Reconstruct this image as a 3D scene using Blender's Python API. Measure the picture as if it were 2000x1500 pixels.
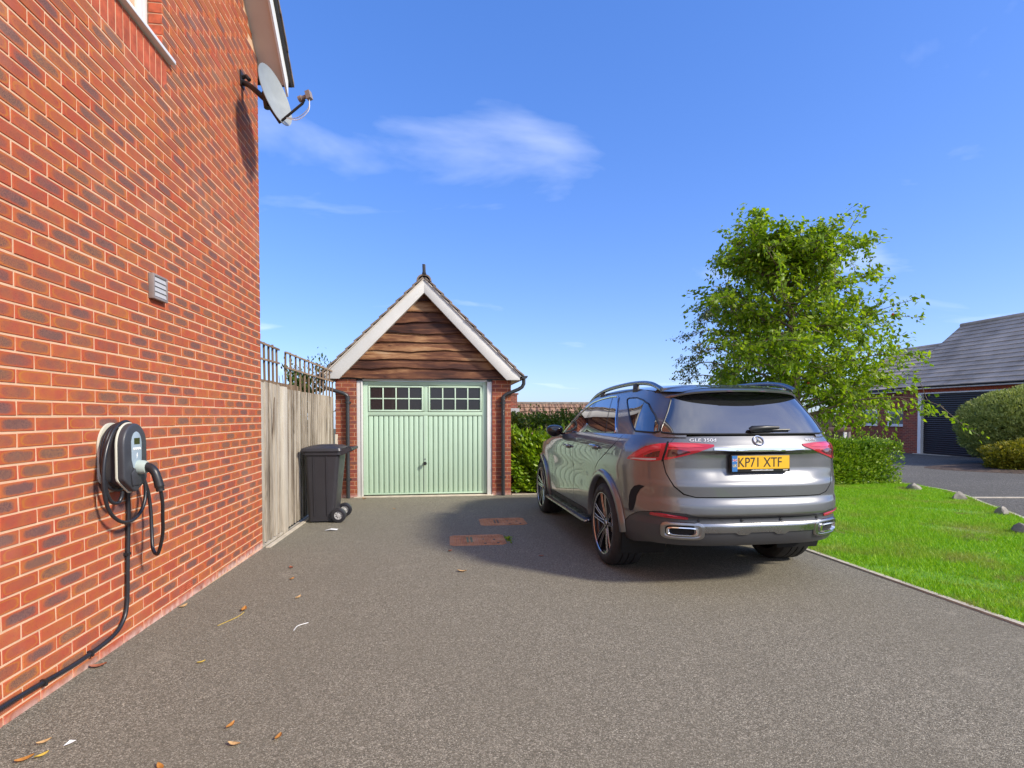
import bpy, bmesh, math, random
import numpy as np
from mathutils import Vector, Matrix
R = math.radians
random.seed(7); rng = np.random.default_rng(11)
scn = bpy.context.scene
for o in list(bpy.data.objects): bpy.data.objects.remove(o)
col = scn.collection

# ---------------------------------------------------------------- camera
cam_d = bpy.data.cameras.new('camera'); cam = bpy.data.objects.new('camera', cam_d); col.objects.link(cam)
cam_d.sensor_width = 36.0; cam_d.lens = 18.63; cam_d.shift_y = 0.0427
cam_d.clip_start = 0.05; cam_d.clip_end = 2000
cam.location = (0, 0, 1.36); cam.rotation_euler = (R(90 - 1.3), 0, R(-7.2))
scn.camera = cam
scn.render.resolution_x = 1024; scn.render.resolution_y = 768

# ---------------------------------------------------------------- sky and sun
SUN = Vector((0.68, -0.50, 0.58)).normalized()
EL = math.asin(SUN.z); AZ = math.atan2(SUN.x, SUN.y)
world = bpy.data.worlds.new('World'); scn.world = world; world.use_nodes = True
nt = world.node_tree; nt.nodes.clear()
def wn(t, **k):
    n = nt.nodes.new(t)
    for a, v in k.items(): setattr(n, a, v)
    return n
sky = wn('ShaderNodeTexSky', sky_type='NISHITA', sun_disc=False, sun_elevation=EL, sun_rotation=AZ, air_density=1.0, dust_density=0.6, ozone_density=3.0)
hsv = wn('ShaderNodeHueSaturation'); hsv.inputs['Hue'].default_value = 0.512; hsv.inputs['Saturation'].default_value = 1.3; hsv.inputs['Value'].default_value = 1.0
gam = wn('ShaderNodeMix', data_type='RGBA', blend_type='MULTIPLY'); gam.inputs[0].default_value = 1.0; gam.inputs[7].default_value = (1.18, 1.40, 2.05, 1)
cmp_ = wn('ShaderNodeGamma'); cmp_.inputs['Gamma'].default_value = 0.62
tc = wn('ShaderNodeTexCoord'); sep = wn('ShaderNodeSeparateXYZ')
mx = wn('ShaderNodeMath', operation='MAXIMUM'); mx.inputs[1].default_value = 0.03
ad = wn('ShaderNodeMath', operation='ADD'); ad.inputs[1].default_value = 0.12
dx = wn('ShaderNodeMath', operation='DIVIDE'); dy = wn('ShaderNodeMath', operation='DIVIDE')
cmb = wn('ShaderNodeCombineXYZ')
n1 = wn('ShaderNodeTexNoise'); n1.inputs['Scale'].default_value = 1.25; n1.inputs['Detail'].default_value = 6; n1.inputs['Roughness'].default_value = 0.5; n1.inputs['Distortion'].default_value = 0.35
mp = wn('ShaderNodeMapping'); mp.inputs['Scale'].default_value = (0.8, 1.15, 1); mp.inputs['Location'].default_value = (5.55, 0.1, 0)
rmp = wn('ShaderNodeMapRange'); rmp.inputs['From Min'].default_value = 0.60; rmp.inputs['From Max'].default_value = 1.28; rmp.inputs['To Max'].default_value = 1.0
mixc = wn('ShaderNodeMix', data_type='RGBA'); mixc.inputs[7].default_value = (9.0, 9.0, 9.0, 1)
bg = wn('ShaderNodeBackground'); bg.inputs['Strength'].default_value = 0.10
wo = wn('ShaderNodeOutputWorld'); L = nt.links.new
L(tc.outputs['Generated'], sep.inputs[0]); L(sep.outputs['Z'], mx.inputs[0]); L(mx.outputs[0], ad.inputs[0])
L(sep.outputs['X'], dx.inputs[0]); L(ad.outputs[0], dx.inputs[1]); L(sep.outputs['Y'], dy.inputs[0]); L(ad.outputs[0], dy.inputs[1])
L(dx.outputs[0], cmb.inputs[0]); L(dy.outputs[0], cmb.inputs[1]); L(cmb.outputs[0], mp.inputs[0]); L(mp.outputs[0], n1.inputs['Vector'])
bank = wn('ShaderNodeMapRange', interpolation_type='SMOOTHSTEP'); bank.inputs['From Min'].default_value = 0.22; bank.inputs['From Max'].default_value = -0.25; bank.inputs['To Max'].default_value = 0.32   # broken cloud behind the viewer, as the car's rear window mirrors it
L(sep.outputs['Y'], bank.inputs['Value']); cov = wn('ShaderNodeMath', operation='ADD'); L(n1.outputs['Fac'], cov.inputs[0]); L(bank.outputs[0], cov.inputs[1]); L(cov.outputs[0], rmp.inputs['Value']); L(rmp.outputs[0], mixc.inputs[0])
L(sky.outputs[0], hsv.inputs['Color']); L(hsv.outputs[0], cmp_.inputs['Color']); L(cmp_.outputs[0], gam.inputs[6]); L(gam.outputs[2], mixc.inputs[6])
L(mixc.outputs[2], bg.inputs['Color']); L(bg.outputs[0], wo.inputs[0])

sun_d = bpy.data.lights.new('sun', 'SUN'); sun_d.energy = 2.4; sun_d.angle = R(7); sun_d.color = (1.0, 0.92, 0.78)
sun = bpy.data.objects.new('sun', sun_d); col.objects.link(sun); sun.location = (8, -6, 12)
sun.rotation_euler = SUN.to_track_quat('Z', 'Y').to_euler()
scn.view_settings.view_transform = 'Standard'; scn.view_settings.look = 'None'
scn.view_settings.exposure = 1.13; scn.view_settings.gamma = 1.0; scn.view_settings.use_curve_mapping = False
scn.render.engine = 'CYCLES'

# ---------------------------------------------------------------- helpers
SL = -0.0145                                   # the drive falls gently away from the viewer
def gz(y): return SL * y

def tag(o, label=None, cat=None, group=None, kind=None):
    if label: o['label'] = label
    if cat: o['category'] = cat
    if group: o['group'] = group
    if kind: o['kind'] = kind
    return o
def empty(name, loc, label=None, cat=None, group=None, rot=(0, 0, 0)):
    o = bpy.data.objects.new(name, None); col.objects.link(o); o.location = loc; o.rotation_euler = rot
    o.empty_display_size = 0.2
    return tag(o, label, cat, group)
def put(name, me, mat, parent=None, local=False):
    o = bpy.data.objects.new(name, me); col.objects.link(o)
    if mat is not None and not me.materials: me.materials.append(mat)
    if parent is not None:
        o.parent = parent
        if not local:
            p = parent; t = Vector(p.location)
            while p.parent: p = p.parent; t = t + Vector(p.location)
            # parts are modelled in world coordinates; parents are only moved, never turned
            if parent.type == 'EMPTY': o.matrix_parent_inverse = Matrix.Translation(-t)
    return o
class MB:
    def __init__(s): s.v = []; s.f = []
    def add(s, vs, fs):
        b = len(s.v); s.v += [tuple(p) for p in vs]; s.f += [tuple(i + b for i in f) for f in fs]; return s
    def box(s, x0, x1, y0, y1, z0, z1):
        return s.add([(x0,y0,z0),(x1,y0,z0),(x1,y1,z0),(x0,y1,z0),(x0,y0,z1),(x1,y0,z1),(x1,y1,z1),(x0,y1,z1)],
                     [(3,2,1,0),(4,5,6,7),(0,1,5,4),(1,2,6,5),(2,3,7,6),(3,0,4,7)])
    def prism(s, poly, ax, a, b):
        """poly: 2D points; ax: axis the prism runs along ('x': (y,z), 'y': (x,z), 'z': (x,y))"""
        n = len(poly)
        def P(p, t): return {'x': (t, p[0], p[1]), 'y': (p[0], t, p[1]), 'z': (p[0], p[1], t)}[ax]
        vs = [P(p, a) for p in poly] + [P(p, b) for p in poly]
        fs = [tuple(range(n))[::-1], tuple(range(n, 2*n))] + [(i, (i+1) % n, n + (i+1) % n, n + i) for i in range(n)]
        return s.add(vs, fs)
    def bar(s, a, b, w, h, up=(0, 0, 1)):
        a = Vector(a); b = Vector(b); d = (b - a).normalized(); r = d.cross(Vector(up))
        if r.length < 1e-4: r = d.cross(Vector((1, 0, 0)))
        r.normalize(); u = r.cross(d)
        c = [(-w/2, -h/2), (w/2, -h/2), (w/2, h/2), (-w/2, h/2)]
        return s.add([a + r*p + u*q for p, q in c] + [b + r*p + u*q for p, q in c],
                     [(3,2,1,0),(4,5,6,7),(0,1,5,4),(1,2,6,5),(2,3,7,6),(3,0,4,7)])
    def tube(s, pts, r, n=10, caps=True):
        pts = [Vector(p) for p in pts]; m = len(pts); rs = r if isinstance(r, (list, tuple)) else [r]*m
        T = [(pts[min(i+1, m-1)] - pts[max(i-1, 0)]).normalized() for i in range(m)]
        u = T[0].orthogonal().normalized(); vs = []
        for i in range(m):
            u = (u - T[i]*u.dot(T[i])).normalized(); w = T[i].cross(u)
            vs += [pts[i] + (u*math.cos(2*math.pi*k/n) + w*math.sin(2*math.pi*k/n))*rs[i] for k in range(n)]
        fs = [(i*n+k, i*n+(k+1) % n, (i+1)*n+(k+1) % n, (i+1)*n+k) for i in range(m-1) for k in range(n)]
        if caps: fs += [tuple(range(n))[::-1], tuple(range((m-1)*n, m*n))]
        return s.add(vs, fs)
    def lathe(s, prof, c, ax, n=32, a0=0, a1=2*math.pi):
        """prof: (radius, along) pairs turned about axis ax through c"""
        ax = Vector(ax).normalized(); u = ax.orthogonal().normalized(); w = ax.cross(u); c = Vector(c); m = len(prof)
        full = abs(a1 - a0 - 2*math.pi) < 1e-6; k2 = n if full else n + 1
        vs = [c + ax*h + (u*math.cos(a0 + (a1-a0)*k/n) + w*math.sin(a0 + (a1-a0)*k/n))*r for r, h in prof for k in range(k2)]
        fs = [(i*k2+k, i*k2+(k+1) % k2, (i+1)*k2+(k+1) % k2, (i+1)*k2+k) for i in range(m-1) for k in range(n)]
        return s.add(vs, fs)
    def mesh(s, name, smooth=False, bevel=0, seg=2, angle=40):
        me = bpy.data.meshes.new(name); me.from_pydata([tuple(v) for v in s.v], [], s.f)
        bm = bmesh.new(); bm.from_mesh(me)
        bmesh.ops.recalc_face_normals(bm, faces=bm.faces)
        if bevel:
            es = [e for e in bm.edges if len(e.link_faces) == 2 and e.calc_face_angle(0) > R(30)]
            bmesh.ops.bevel(bm, geom=es, offset=bevel, segments=seg, affect='EDGES', profile=0.5, clamp_overlap=True)
        bm.to_mesh(me); bm.free()
        if smooth or bevel: smooth_by_angle(me, angle)
        return me
    def build(s, name, mat, parent=None, local=False, **k):
        return put(name, s.mesh(name, **k), mat, parent, local)
def smooth_by_angle(me, ang=40):
    me.polygons.foreach_set('use_smooth', [True]*len(me.polygons))
    bm = bmesh.new(); bm.from_mesh(me)
    for e in bm.edges: e.smooth = not (len(e.link_faces) != 2 or e.calc_face_angle(0) > R(ang))
    bm.to_mesh(me); bm.free()
def spline(pts, k=8):
    """Catmull-Rom through pts"""
    P = [Vector(p) for p in pts]; P = [P[0]*2 - P[1]] + P + [P[-1]*2 - P[-2]]; out = []
    for i in range(1, len(P)-2):
        for j in range(k):
            t = j/k; a, b, c, d = P[i-1:i+3]
            out.append(0.5*((2*b) + (c-a)*t + (2*a-5*b+4*c-d)*t*t + (3*b-a-3*c+d)*t*t*t))
    out.append(P[-2]); return out

# ---------------------------------------------------------------- materials
class NT:
    def __init__(s, name):
        s.m = bpy.data.materials.new(name); s.m.use_nodes = True; s.t = s.m.node_tree; s.t.nodes.clear()
        s.out = s.n('ShaderNodeOutputMaterial'); s.b = s.n('ShaderNodeBsdfPrincipled'); s.l(s.b.outputs[0], s.out.inputs[0])
    def n(s, t, **k):
        n = s.t.nodes.new(t)
        for a, v in k.items(): setattr(n, a, v)
        return n
    def l(s, a, b): s.t.links.new(a, b)
    def put(s, sock, v):
        if isinstance(v, (int, float)): sock.default_value = v
        elif isinstance(v, (tuple, list)): sock.default_value = tuple(v) + ((1,) if len(v) == 3 and sock.type == 'RGBA' else ())
        else: s.l(v, sock)
    def math(s, op, a, b=0.0, c=0.0):
        n = s.n('ShaderNodeMath', operation=op); s.put(n.inputs[0], a); s.put(n.inputs[1], b)
        if op in ('MULTIPLY_ADD',): s.put(n.inputs[2], c)
        return n.outputs[0]
    def mix(s, f, a, b, blend='MIX'):
        n = s.n('ShaderNodeMix', data_type='RGBA', blend_type=blend); s.put(n.inputs[0], f); s.put(n.inputs[6], a); s.put(n.inputs[7], b); return n.outputs[2]
    def pos(s): return s.n('ShaderNodeNewGeometry').outputs['Position']
    def obj(s): return s.n('ShaderNodeTexCoord').outputs['Object']
    def mapping(s, v, scale=(1, 1, 1), loc=(0, 0, 0)):
        n = s.n('ShaderNodeMapping'); s.l(v, n.inputs[0]); n.inputs['Scale'].default_value = scale; n.inputs['Location'].default_value = loc; return n.outputs[0]
    def noise(s, v, scale, detail=4, rough=0.55, dist=0.0):
        n = s.n('ShaderNodeTexNoise'); s.l(v, n.inputs['Vector']); n.inputs['Scale'].default_value = scale
        n.inputs['Detail'].default_value = detail; n.inputs['Roughness'].default_value = rough; n.inputs['Distortion'].default_value = dist; return n.outputs['Fac']
    def voro(s, v, scale, feature='F1', out='Distance'):
        n = s.n('ShaderNodeTexVoronoi', feature=feature); s.l(v, n.inputs['Vector']); n.inputs['Scale'].default_value = scale; return n.outputs[out]
    def rng(s, v, a, b, c=0.0, d=1.0, smooth=False):
        n = s.n('ShaderNodeMapRange', interpolation_type='SMOOTHSTEP' if smooth else 'LINEAR'); s.put(n.inputs['Value'], v)
        n.inputs['From Min'].default_value = a; n.inputs['From Max'].default_value = b; n.inputs['To Min'].default_value = c; n.inputs['To Max'].default_value = d; return n.outputs[0]
    def ramp(s, f, *stops):
        n = s.n('ShaderNodeValToRGB'); s.put(n.inputs[0], f); r = n.color_ramp
        while len(r.elements) < len(stops): r.elements.new(0.5)
        for e, (p, c) in zip(r.elements, stops): e.position = p; e.color = tuple(c) + (1,)
        return n.outputs[0]
    def bump(s, h, strength=0.3, dist=0.01):
        n = s.n('ShaderNodeBump'); s.put(n.inputs['Height'], h); n.inputs['Strength'].default_value = strength; n.inputs['Distance'].default_value = dist
        s.l(n.outputs[0], s.b.inputs['Normal']); return n
    def set(s, **k):
        for a, v in k.items(): s.put(s.b.inputs[a.replace('_', ' ')], v)
        return s
def plain(name, c, rough=0.5, metal=0.0, var=0.12, vscale=3.0, bump=0.0, bscale=60.0, coat=0.0, spec=0.5, stretch=(1, 1, 1), local=False):
    m = NT(name); p = m.mapping(m.obj() if local else m.pos(), stretch)
    nz = m.noise(p, vscale, 5)
    c2 = tuple(x*(1-var) for x in c); c3 = tuple(min(1, x*(1+var)) for x in c)
    m.set(Base_Color=m.ramp(nz, (0.3, c2), (0.7, c3)), Metallic=metal, Specular_IOR_Level=spec)
    m.set(Roughness=m.rng(m.noise(p, vscale*2.3, 4), 0.3, 0.7, max(0.02, rough*0.85), min(1, rough*1.15)))
    if coat: m.set(Coat_Weight=coat, Coat_Roughness=0.03)
    if bump: m.bump(m.noise(p, bscale, 3), bump, 0.004)
    return m.m
M = {}
M['white'] = plain('white_painted_upvc', (0.74, 0.74, 0.72), 0.4, var=0.05)
M['barge'] = plain('white_painted_board', (0.62, 0.61, 0.58), 0.5, var=0.08, vscale=2.0, bump=0.1, bscale=40)
M['black'] = plain('black_plastic', (0.018, 0.018, 0.02), 0.38, var=0.15)
M['pipe'] = plain('dark_grey_pipe', (0.03, 0.032, 0.036), 0.38, var=0.2)
M['rubber'] = plain('cable_rubber', (0.02, 0.02, 0.024), 0.34, var=0.2)
M['soffit'] = plain('pale_soffit_board', (0.62, 0.55, 0.48), 0.6, var=0.06)
M['rooftile'] = plain('weathered_concrete_tile', (0.20, 0.155, 0.12), 0.85, var=0.4, vscale=9, bump=0.5, bscale=70)
M['slate'] = plain('grey_concrete_tile', (0.40, 0.325, 0.25), 0.75, var=0.35, vscale=0.8, bump=0.3, bscale=30)
M['concrete'] = plain('pale_concrete', (0.52, 0.46, 0.36), 0.85, var=0.18, vscale=7, bump=0.4, bscale=80)

def brick_mat(name, axis, a0, z0, seed, dark=0.55, tone=1.0, white_below=None, L=0.225, H=0.075):
    """fired brick: orange rim, purple-grey drag face in the middle, changing from brick to brick"""
    m = NT(name); p = m.pos(); sp = m.n('ShaderNodeSeparateXYZ'); m.l(p, sp.inputs[0])
    a = m.math('SUBTRACT', sp.outputs[axis], a0); z = m.math('SUBTRACT', sp.outputs['Z'], z0)
    row = m.math('FLOOR', m.math('DIVIDE', z, H)); off = m.math('MULTIPLY', m.math('FLOORED_MODULO', row, 2.0), 0.5)
    ua = m.math('ADD', m.math('DIVIDE', a, L), off); ida = m.math('FLOOR', ua)
    fx = m.math('ABSOLUTE', m.math('SUBTRACT', m.math('FRACT', ua), 0.5)); fz = m.math('ABSOLUTE', m.math('SUBTRACT', m.math('FRACT', m.math('DIVIDE', z, H)), 0.5))
    cv = m.n('ShaderNodeCombineXYZ'); m.put(cv.inputs[0], ida); m.put(cv.inputs[1], row); cv.inputs[2].default_value = seed
    wnz = m.n('ShaderNodeTexWhiteNoise', noise_dimensions='3D'); m.l(cv.outputs[0], wnz.inputs['Vector']); r1 = wnz.outputs['Value']
    sc = m.n('ShaderNodeSeparateColor'); m.l(wnz.outputs['Color'], sc.inputs[0]); r2, r3 = sc.outputs[1], sc.outputs[2]
    wob = m.noise(p, 26, 4, 0.6); fine = m.noise(p, 190, 3, 0.6)
    ex = m.math('POWER', m.math('DIVIDE', fx, 0.40), 4.0); ez = m.math('POWER', m.math('DIVIDE', fz, 0.34), 3.0)
    d = m.math('ADD', m.math('ADD', ex, ez), m.math('MULTIPLY', m.math('SUBTRACT', wob, 0.5), 1.7))
    core = m.rng(d, 1.45, 0.15, 0, 1, True)
    amt = m.math('MULTIPLY', core, m.rng(m.math('ADD', r1, m.math('MULTIPLY', m.math('SUBTRACT', m.noise(p, 9, 4), 0.5), 0.9)), 0.05, dark + 0.25, 0.1, 1.0))
    rim = m.mix(m.rng(m.noise(p, 14, 4), 0.35, 0.65), (0.43*tone, 0.092*tone, 0.044), (0.45*tone, 0.135*tone, 0.040))
    rim = m.mix(m.math('MULTIPLY', r2, 0.6), rim, (0.37*tone, 0.052, 0.028))
    cc = m.mix(r3, (0.20*tone, 0.092*tone, 0.075), (0.27*tone, 0.125*tone, 0.065))
    cc = m.mix(m.rng(fine, 0.42, 0.7), cc, (0.085, 0.045, 0.05))
    ringm = m.math('MULTIPLY', m.rng(m.math('ABSOLUTE', m.math('SUBTRACT', d, 1.15)), 0.45, 0.05), m.math('MULTIPLY', r3, 0.75))
    rim = m.mix(ringm, rim, (0.46*tone, 0.18*tone, 0.025))
    c = m.mix(amt, rim, cc)
    c = m.mix(m.rng(m.voro(p, 75), 0.16, 0.07, 0, 0.75), c, (0.05, 0.03, 0.035))
    c = m.mix(m.rng(m.noise(p, 1.7, 4), 0.56, 0.75, 0, 0.14), c, (0.55, 0.36, 0.28))
    if white_below is not None:
        fade = m.math('MULTIPLY', m.rng(sp.outputs['Z'], white_below + 0.02, white_below - 0.03), m.rng(m.noise(p, 20, 5), 0.25, 0.6))
        c = m.mix(fade, c, (0.60, 0.40, 0.34))
    m.set(Base_Color=c, Roughness=0.86, Specular_IOR_Level=0.25)
    h = m.math('ADD', m.math('MULTIPLY', fine, 0.6), m.math('MULTIPLY', wob, 0.7)); m.bump(h, 0.45, 0.003)
    return m.m
def mortar_mat(name, c):
    m = NT(name); p = m.pos(); n1_ = m.noise(p, 9, 5); n2_ = m.noise(p, 160, 3)
    m.set(Base_Color=m.mix(m.rng(n1_, 0.3, 0.7), tuple(x*0.88 for x in c), tuple(x*1.08 for x in c)), Roughness=0.95, Specular_IOR_Level=0.1)
    m.bump(n2_, 0.6, 0.003); return m.m
M['mortar'] = mortar_mat('sandy_mortar', (0.64, 0.42, 0.27))
M['mortar2'] = mortar_mat('garage_mortar', (0.48, 0.29, 0.19))

def wood_mat(name, ramp, axis, scale=1.0, rough=0.8, bump=0.4, knots=True, seed=0.0):
    """weathered timber; grain runs along `axis`"""
    m = NT(name); p = m.pos()
    st = [9.0, 9.0, 9.0]; st[axis] = 0.75
    oi = m.n('ShaderNodeObjectInfo').outputs['Random']
    cmbv = m.n('ShaderNodeCombineXYZ'); m.put(cmbv.inputs[axis], m.math('MULTIPLY', oi, 37.0)); va = m.n('ShaderNodeVectorMath', operation='ADD'); m.l(p, va.inputs[0]); m.l(cmbv.outputs[0], va.inputs[1])
    q = m.mapping(va.outputs[0], tuple(x*scale for x in st), (seed, seed*1.7, seed*0.3))
    g = m.noise(q, 1.0, 7, 0.62, 0.9); g2 = m.noise(q, 7.0, 4, 0.6, 0.3)
    s2 = [3.0, 3.0, 3.0]; s2[axis] = 1.1
    big = m.noise(m.mapping(va.outputs[0], tuple(s2)), 0.9, 3)
    f = m.math('ADD', m.math('MULTIPLY', g, 0.62), m.math('ADD', m.math('MULTIPLY', g2, 0.22), m.math('MULTIPLY', m.math('SUBTRACT', big, 0.34), 0.55)))
    f = m.math('ADD', f, m.math('MULTIPLY', m.math('SUBTRACT', oi, 0.5), 0.2))
    c = m.ramp(f, *ramp)
    if knots:
        sk = [6.0, 6.0, 6.0]; sk[axis] = 2.2
        k = m.voro(m.mapping(va.outputs[0], tuple(sk)), 1.0)
        c = m.mix(m.rng(k, 0.12, 0.05, 0, 0.85), c, tuple(x*0.45 for x in ramp[0][1]))
    m.set(Base_Color=c, Roughness=rough, Specular_IOR_Level=0.25)
    m.bump(m.math('ADD', g, m.math('MULTIPLY', g2, 0.6)), bump, 0.006); return m.m
M['fence'] = wood_mat('weathered_grey_fence_timber', ((0.28, (0.12, 0.09, 0.065)), (0.44, (0.25, 0.21, 0.16)), (0.56, (0.43, 0.375, 0.30)), (0.72, (0.50, 0.46, 0.38))), 2, scale=1.3)
M['trellis'] = wood_mat('weathered_trellis_timber', ((0.3, (0.13, 0.085, 0.055)), (0.55, (0.26, 0.18, 0.12)), (0.8, (0.36, 0.28, 0.2))), 2, knots=False)
M['board'] = wood_mat('stained_waney_edge_board', ((0.26, (0.016, 0.008, 0.008)), (0.42, (0.075, 0.028, 0.017)), (0.54, (0.16, 0.066, 0.032)), (0.66, (0.34, 0.18, 0.085)), (0.82, (0.45, 0.32, 0.20))), 0, scale=1.7, rough=0.62, bump=0.6)
def glass_mat(name, c=(0.012, 0.014, 0.016), rough=0.02, spec=0.6):
    m = NT(name); m.set(Base_Color=c, Roughness=rough, Specular_IOR_Level=spec, Coat_Weight=0.5, Coat_Roughness=0.01)
    m.bump(m.noise(m.pos(), 3.0, 2), 0.02, 0.02); return m.m
M['pane'] = glass_mat('dark_window_glass', (0.016, 0.014, 0.016), 0.22, 0.4)

# ================================================================ the ground
def sheet(name, poly, dz, mat, kind='structure', step=0.5):
    """a ground sheet: polygon in plan, laid on the falling ground, dz above it"""
    bm = bmesh.new(); f = bm.faces.new([bm.verts.new((x, y, 0)) for x, y in poly])
    xs = [p[0] for p in poly]; ys = [p[1] for p in poly]
    for ax, lo, hi in ((0, min(xs), max(xs)), (1, min(ys), max(ys))):
        t = math.floor(lo/step)*step + step
        while t < hi:
            co = [0, 0, 0]; no = [0, 0, 0]; co[ax] = t; no[ax] = 1
            bmesh.ops.bisect_plane(bm, geom=bm.verts[:] + bm.edges[:] + bm.faces[:], plane_co=co, plane_no=no); t += step
    for v in bm.verts: v.co.z = gz(v.co.y) + dz
    bmesh.ops.recalc_face_normals(bm, faces=bm.faces)
    if sum(f.normal.z for f in bm.faces) < 0: bmesh.ops.reverse_faces(bm, faces=bm.faces)
    me = bpy.data.meshes.new(name); bm.to_mesh(me); bm.free()
    o = put(name, me, mat); o['kind'] = kind; return o
def terrain(x, y):
    z = gz(y) - 0.02
    t = min(1, max(0, (y - 12.5)/7)); s = min(1, max(0, (11 - x)/4)); t = t*t*(3 - 2*t)*s
    return z - 2.6*t if y < 60 else z - 2.6*s
def mk_ground():
    m = NT('garden_earth'); p = m.pos(); n_ = m.noise(p, 1.5, 6)
    m.set(Base_Color=m.ramp(n_, (0.35, (0.045, 0.06, 0.018)), (0.65, (0.10, 0.085, 0.045))), Roughness=0.95); m.bump(m.noise(p, 40, 4), 0.5, 0.02)
    def axis(a, b, near0, near1):
        v = [a]; t = a
        while t < b:
            d = 0 if near0 <= t <= near1 else min(abs(t-near0), abs(t-near1)); t += 0.5 + d*0.18; v.append(t)
        return v
    xs = axis(-400, 400, -3, 24); ys = axis(-400, 400, -3, 26); vs = [(x, y, terrain(x, y) if y > -60 else gz(-60)) for y in ys for x in xs]; w = len(xs)
    fs = [(j*w+i, j*w+i+1, (j+1)*w+i+1, (j+1)*w+i) for j in range(len(ys)-1) for i in range(w-1)]
    o = MB().add(vs, fs).build('ground', m.m, smooth=True); o['kind'] = 'structure'
mk_ground()
def tarmac(name, lo, mid, hi, scale=105, warm=1.0):
    m = NT(name); p = m.pos()
    v = m.n('ShaderNodeTexVoronoi'); m.l(p, v.inputs['Vector']); v.inputs['Scale'].default_value = scale
    sc = m.n('ShaderNodeSeparateColor'); m.l(v.outputs['Color'], sc.inputs[0])
    st = m.ramp(sc.outputs[0], (0.0, lo), (0.55, mid), (0.9, hi), (1.0, tuple(min(1, x*1.5) for x in hi)))
    patch = m.noise(p, 0.55, 5, 0.6); fine = m.noise(p, 240, 3, 0.7)
    c = m.mix(m.rng(fine, 0.35, 0.62), (0.06, 0.054, 0.043), st)
    c = m.mix(m.rng(patch, 0.38, 0.64, 0.0, 0.42), c, tuple(x*0.6 for x in mid), 'MIX')
    c = m.mix(m.rng(m.noise(p, 2.6, 6, 0.7), 0.60, 0.80, 0, 0.25), c, tuple(x*1.15 for x in hi))
    v2 = m.n('ShaderNodeTexVoronoi'); m.l(p, v2.inputs['Vector']); v2.inputs['Scale'].default_value = scale*0.6; s2 = m.n('ShaderNodeSeparateColor'); m.l(v2.outputs['Color'], s2.inputs[0]); c = m.mix(m.rng(s2.outputs[1], 0.0, 0.4, 0.5, 0.0), c, tuple(x*0.8 for x in lo)); c = m.mix(m.rng(s2.outputs[2], 0.84, 1.0, 0.0, 0.35), c, tuple(min(1, x*1.0) for x in hi))
    lane = m.noise(m.mapping(p, (0.9, 0.12, 1)), 1.0, 4, 0.5); c = m.mix(m.rng(lane, 0.5, 0.68, 0, 0.22), c, tuple(x*0.55 for x in mid))
    c = m.mix(m.rng(m.noise(p, 0.9, 6, 0.68), 0.62, 0.70, 0, 0.35), c, tuple(x*0.42 for x in mid))
    m.set(Base_Color=c, Roughness=0.9, Specular_IOR_Level=0.25)
    h = m.math('ADD', m.math('MULTIPLY', m.math('SUBTRACT', 1.0, v.outputs['Distance']), 0.9), m.math('MULTIPLY', fine, 0.5)); m.bump(h, 0.55, 0.005)
    return m.m
M['tarmac'] = tarmac('warm_grey_tarmac', (0.13, 0.116, 0.084), (0.30, 0.27, 0.198), (0.51, 0.465, 0.36), 210)
M['tarmac_far'] = tarmac('dark_grey_tarmac', (0.075, 0.07, 0.06), (0.165, 0.153, 0.132), (0.30, 0.28, 0.24), 80)
KX = 3.80
sheet('driveway', [(-1.99, -14), (KX, -14), (KX, 9.99), (-1.99, 9.99)], 0.0, M['tarmac'])
lawn_edge = [(3.86, -14), (4.2, -6), (5.0, -1.5), (5.75, 1.5), (6.6, 3.9), (7.25, 5.2), (7.9, 6.2), (8.45, 7.0), (9.0, 7.85), (9.55, 8.65), (9.95, 9.4), (10.1, 10.2), (10.15, 11.4), (KX+0.06, 11.4)]
sheet('lawn', lawn_edge, 0.004, None)
rd = lawn_edge[:13]
sheet('road', [(x + 0.05, y) for x, y in rd] + [(10.2, 16), (9.8, 23.2), (20.62, 23.2), (20.62, 3), (40, 0), (40, -14)], -0.012, M['tarmac_far'])
# edging strips
def edging(name, pts, w, h, mat):
    mb = MB(); P = [Vector((x, y, 0)) for x, y in pts]
    L_ = []; R_ = []
    for i, p in enumerate(P):
        d = (P[min(i+1, len(P)-1)] - P[max(i-1, 0)]).normalized(); n = Vector((d.y, -d.x, 0)); L_.append(p - n*w/2); R_.append(p + n*w/2)
    n = len(P); vs = []
    for a, b in zip(L_, R_):
        za, zb = gz(a.y), gz(b.y); vs += [(a.x, a.y, za - 0.12), (a.x, a.y, za + h), (b.x, b.y, zb + h), (b.x, b.y, zb - 0.12)]
    fs = [(4*i+k, 4*i+k+1, 4*i+k+5, 4*i+k+4) for i in range(n-1) for k in range(3)] + [(0, 1, 2, 3), (4*n-4, 4*n-3, 4*n-2, 4*n-1)]
    o = mb.add(vs, fs).build(name, mat); o['kind'] = 'structure'; return o
edging('kerb', [(KX + 0.028, y) for y in np.arange(-14, 11.5, 0.5)], 0.052, 0.014, M['concrete'])
edging('kerb', [tuple(p) for p in spline([(x, y, 0) for x, y in rd], 4)] and [(p.x + 0.03, p.y) for p in spline([(x, y, 0) for x, y in rd], 4)], 0.05, 0.008, M['concrete'])
edging('kerb', [(9.5, 8.49), (11.5, 8.2), (15, 7.7), (22, 6.6)], 0.06, 0.004, M['concrete'])
edging('kerb', [(1.26, 10.0), (2.5, 10.0), (3.84, 10.0)], 0.05, 0.012, M['concrete'])
edging('kerb', [(-1.93, 6.07), (-1.93, 8.0), (-1.93, 9.95)], 0.05, 0.012, M['concrete'])

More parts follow.
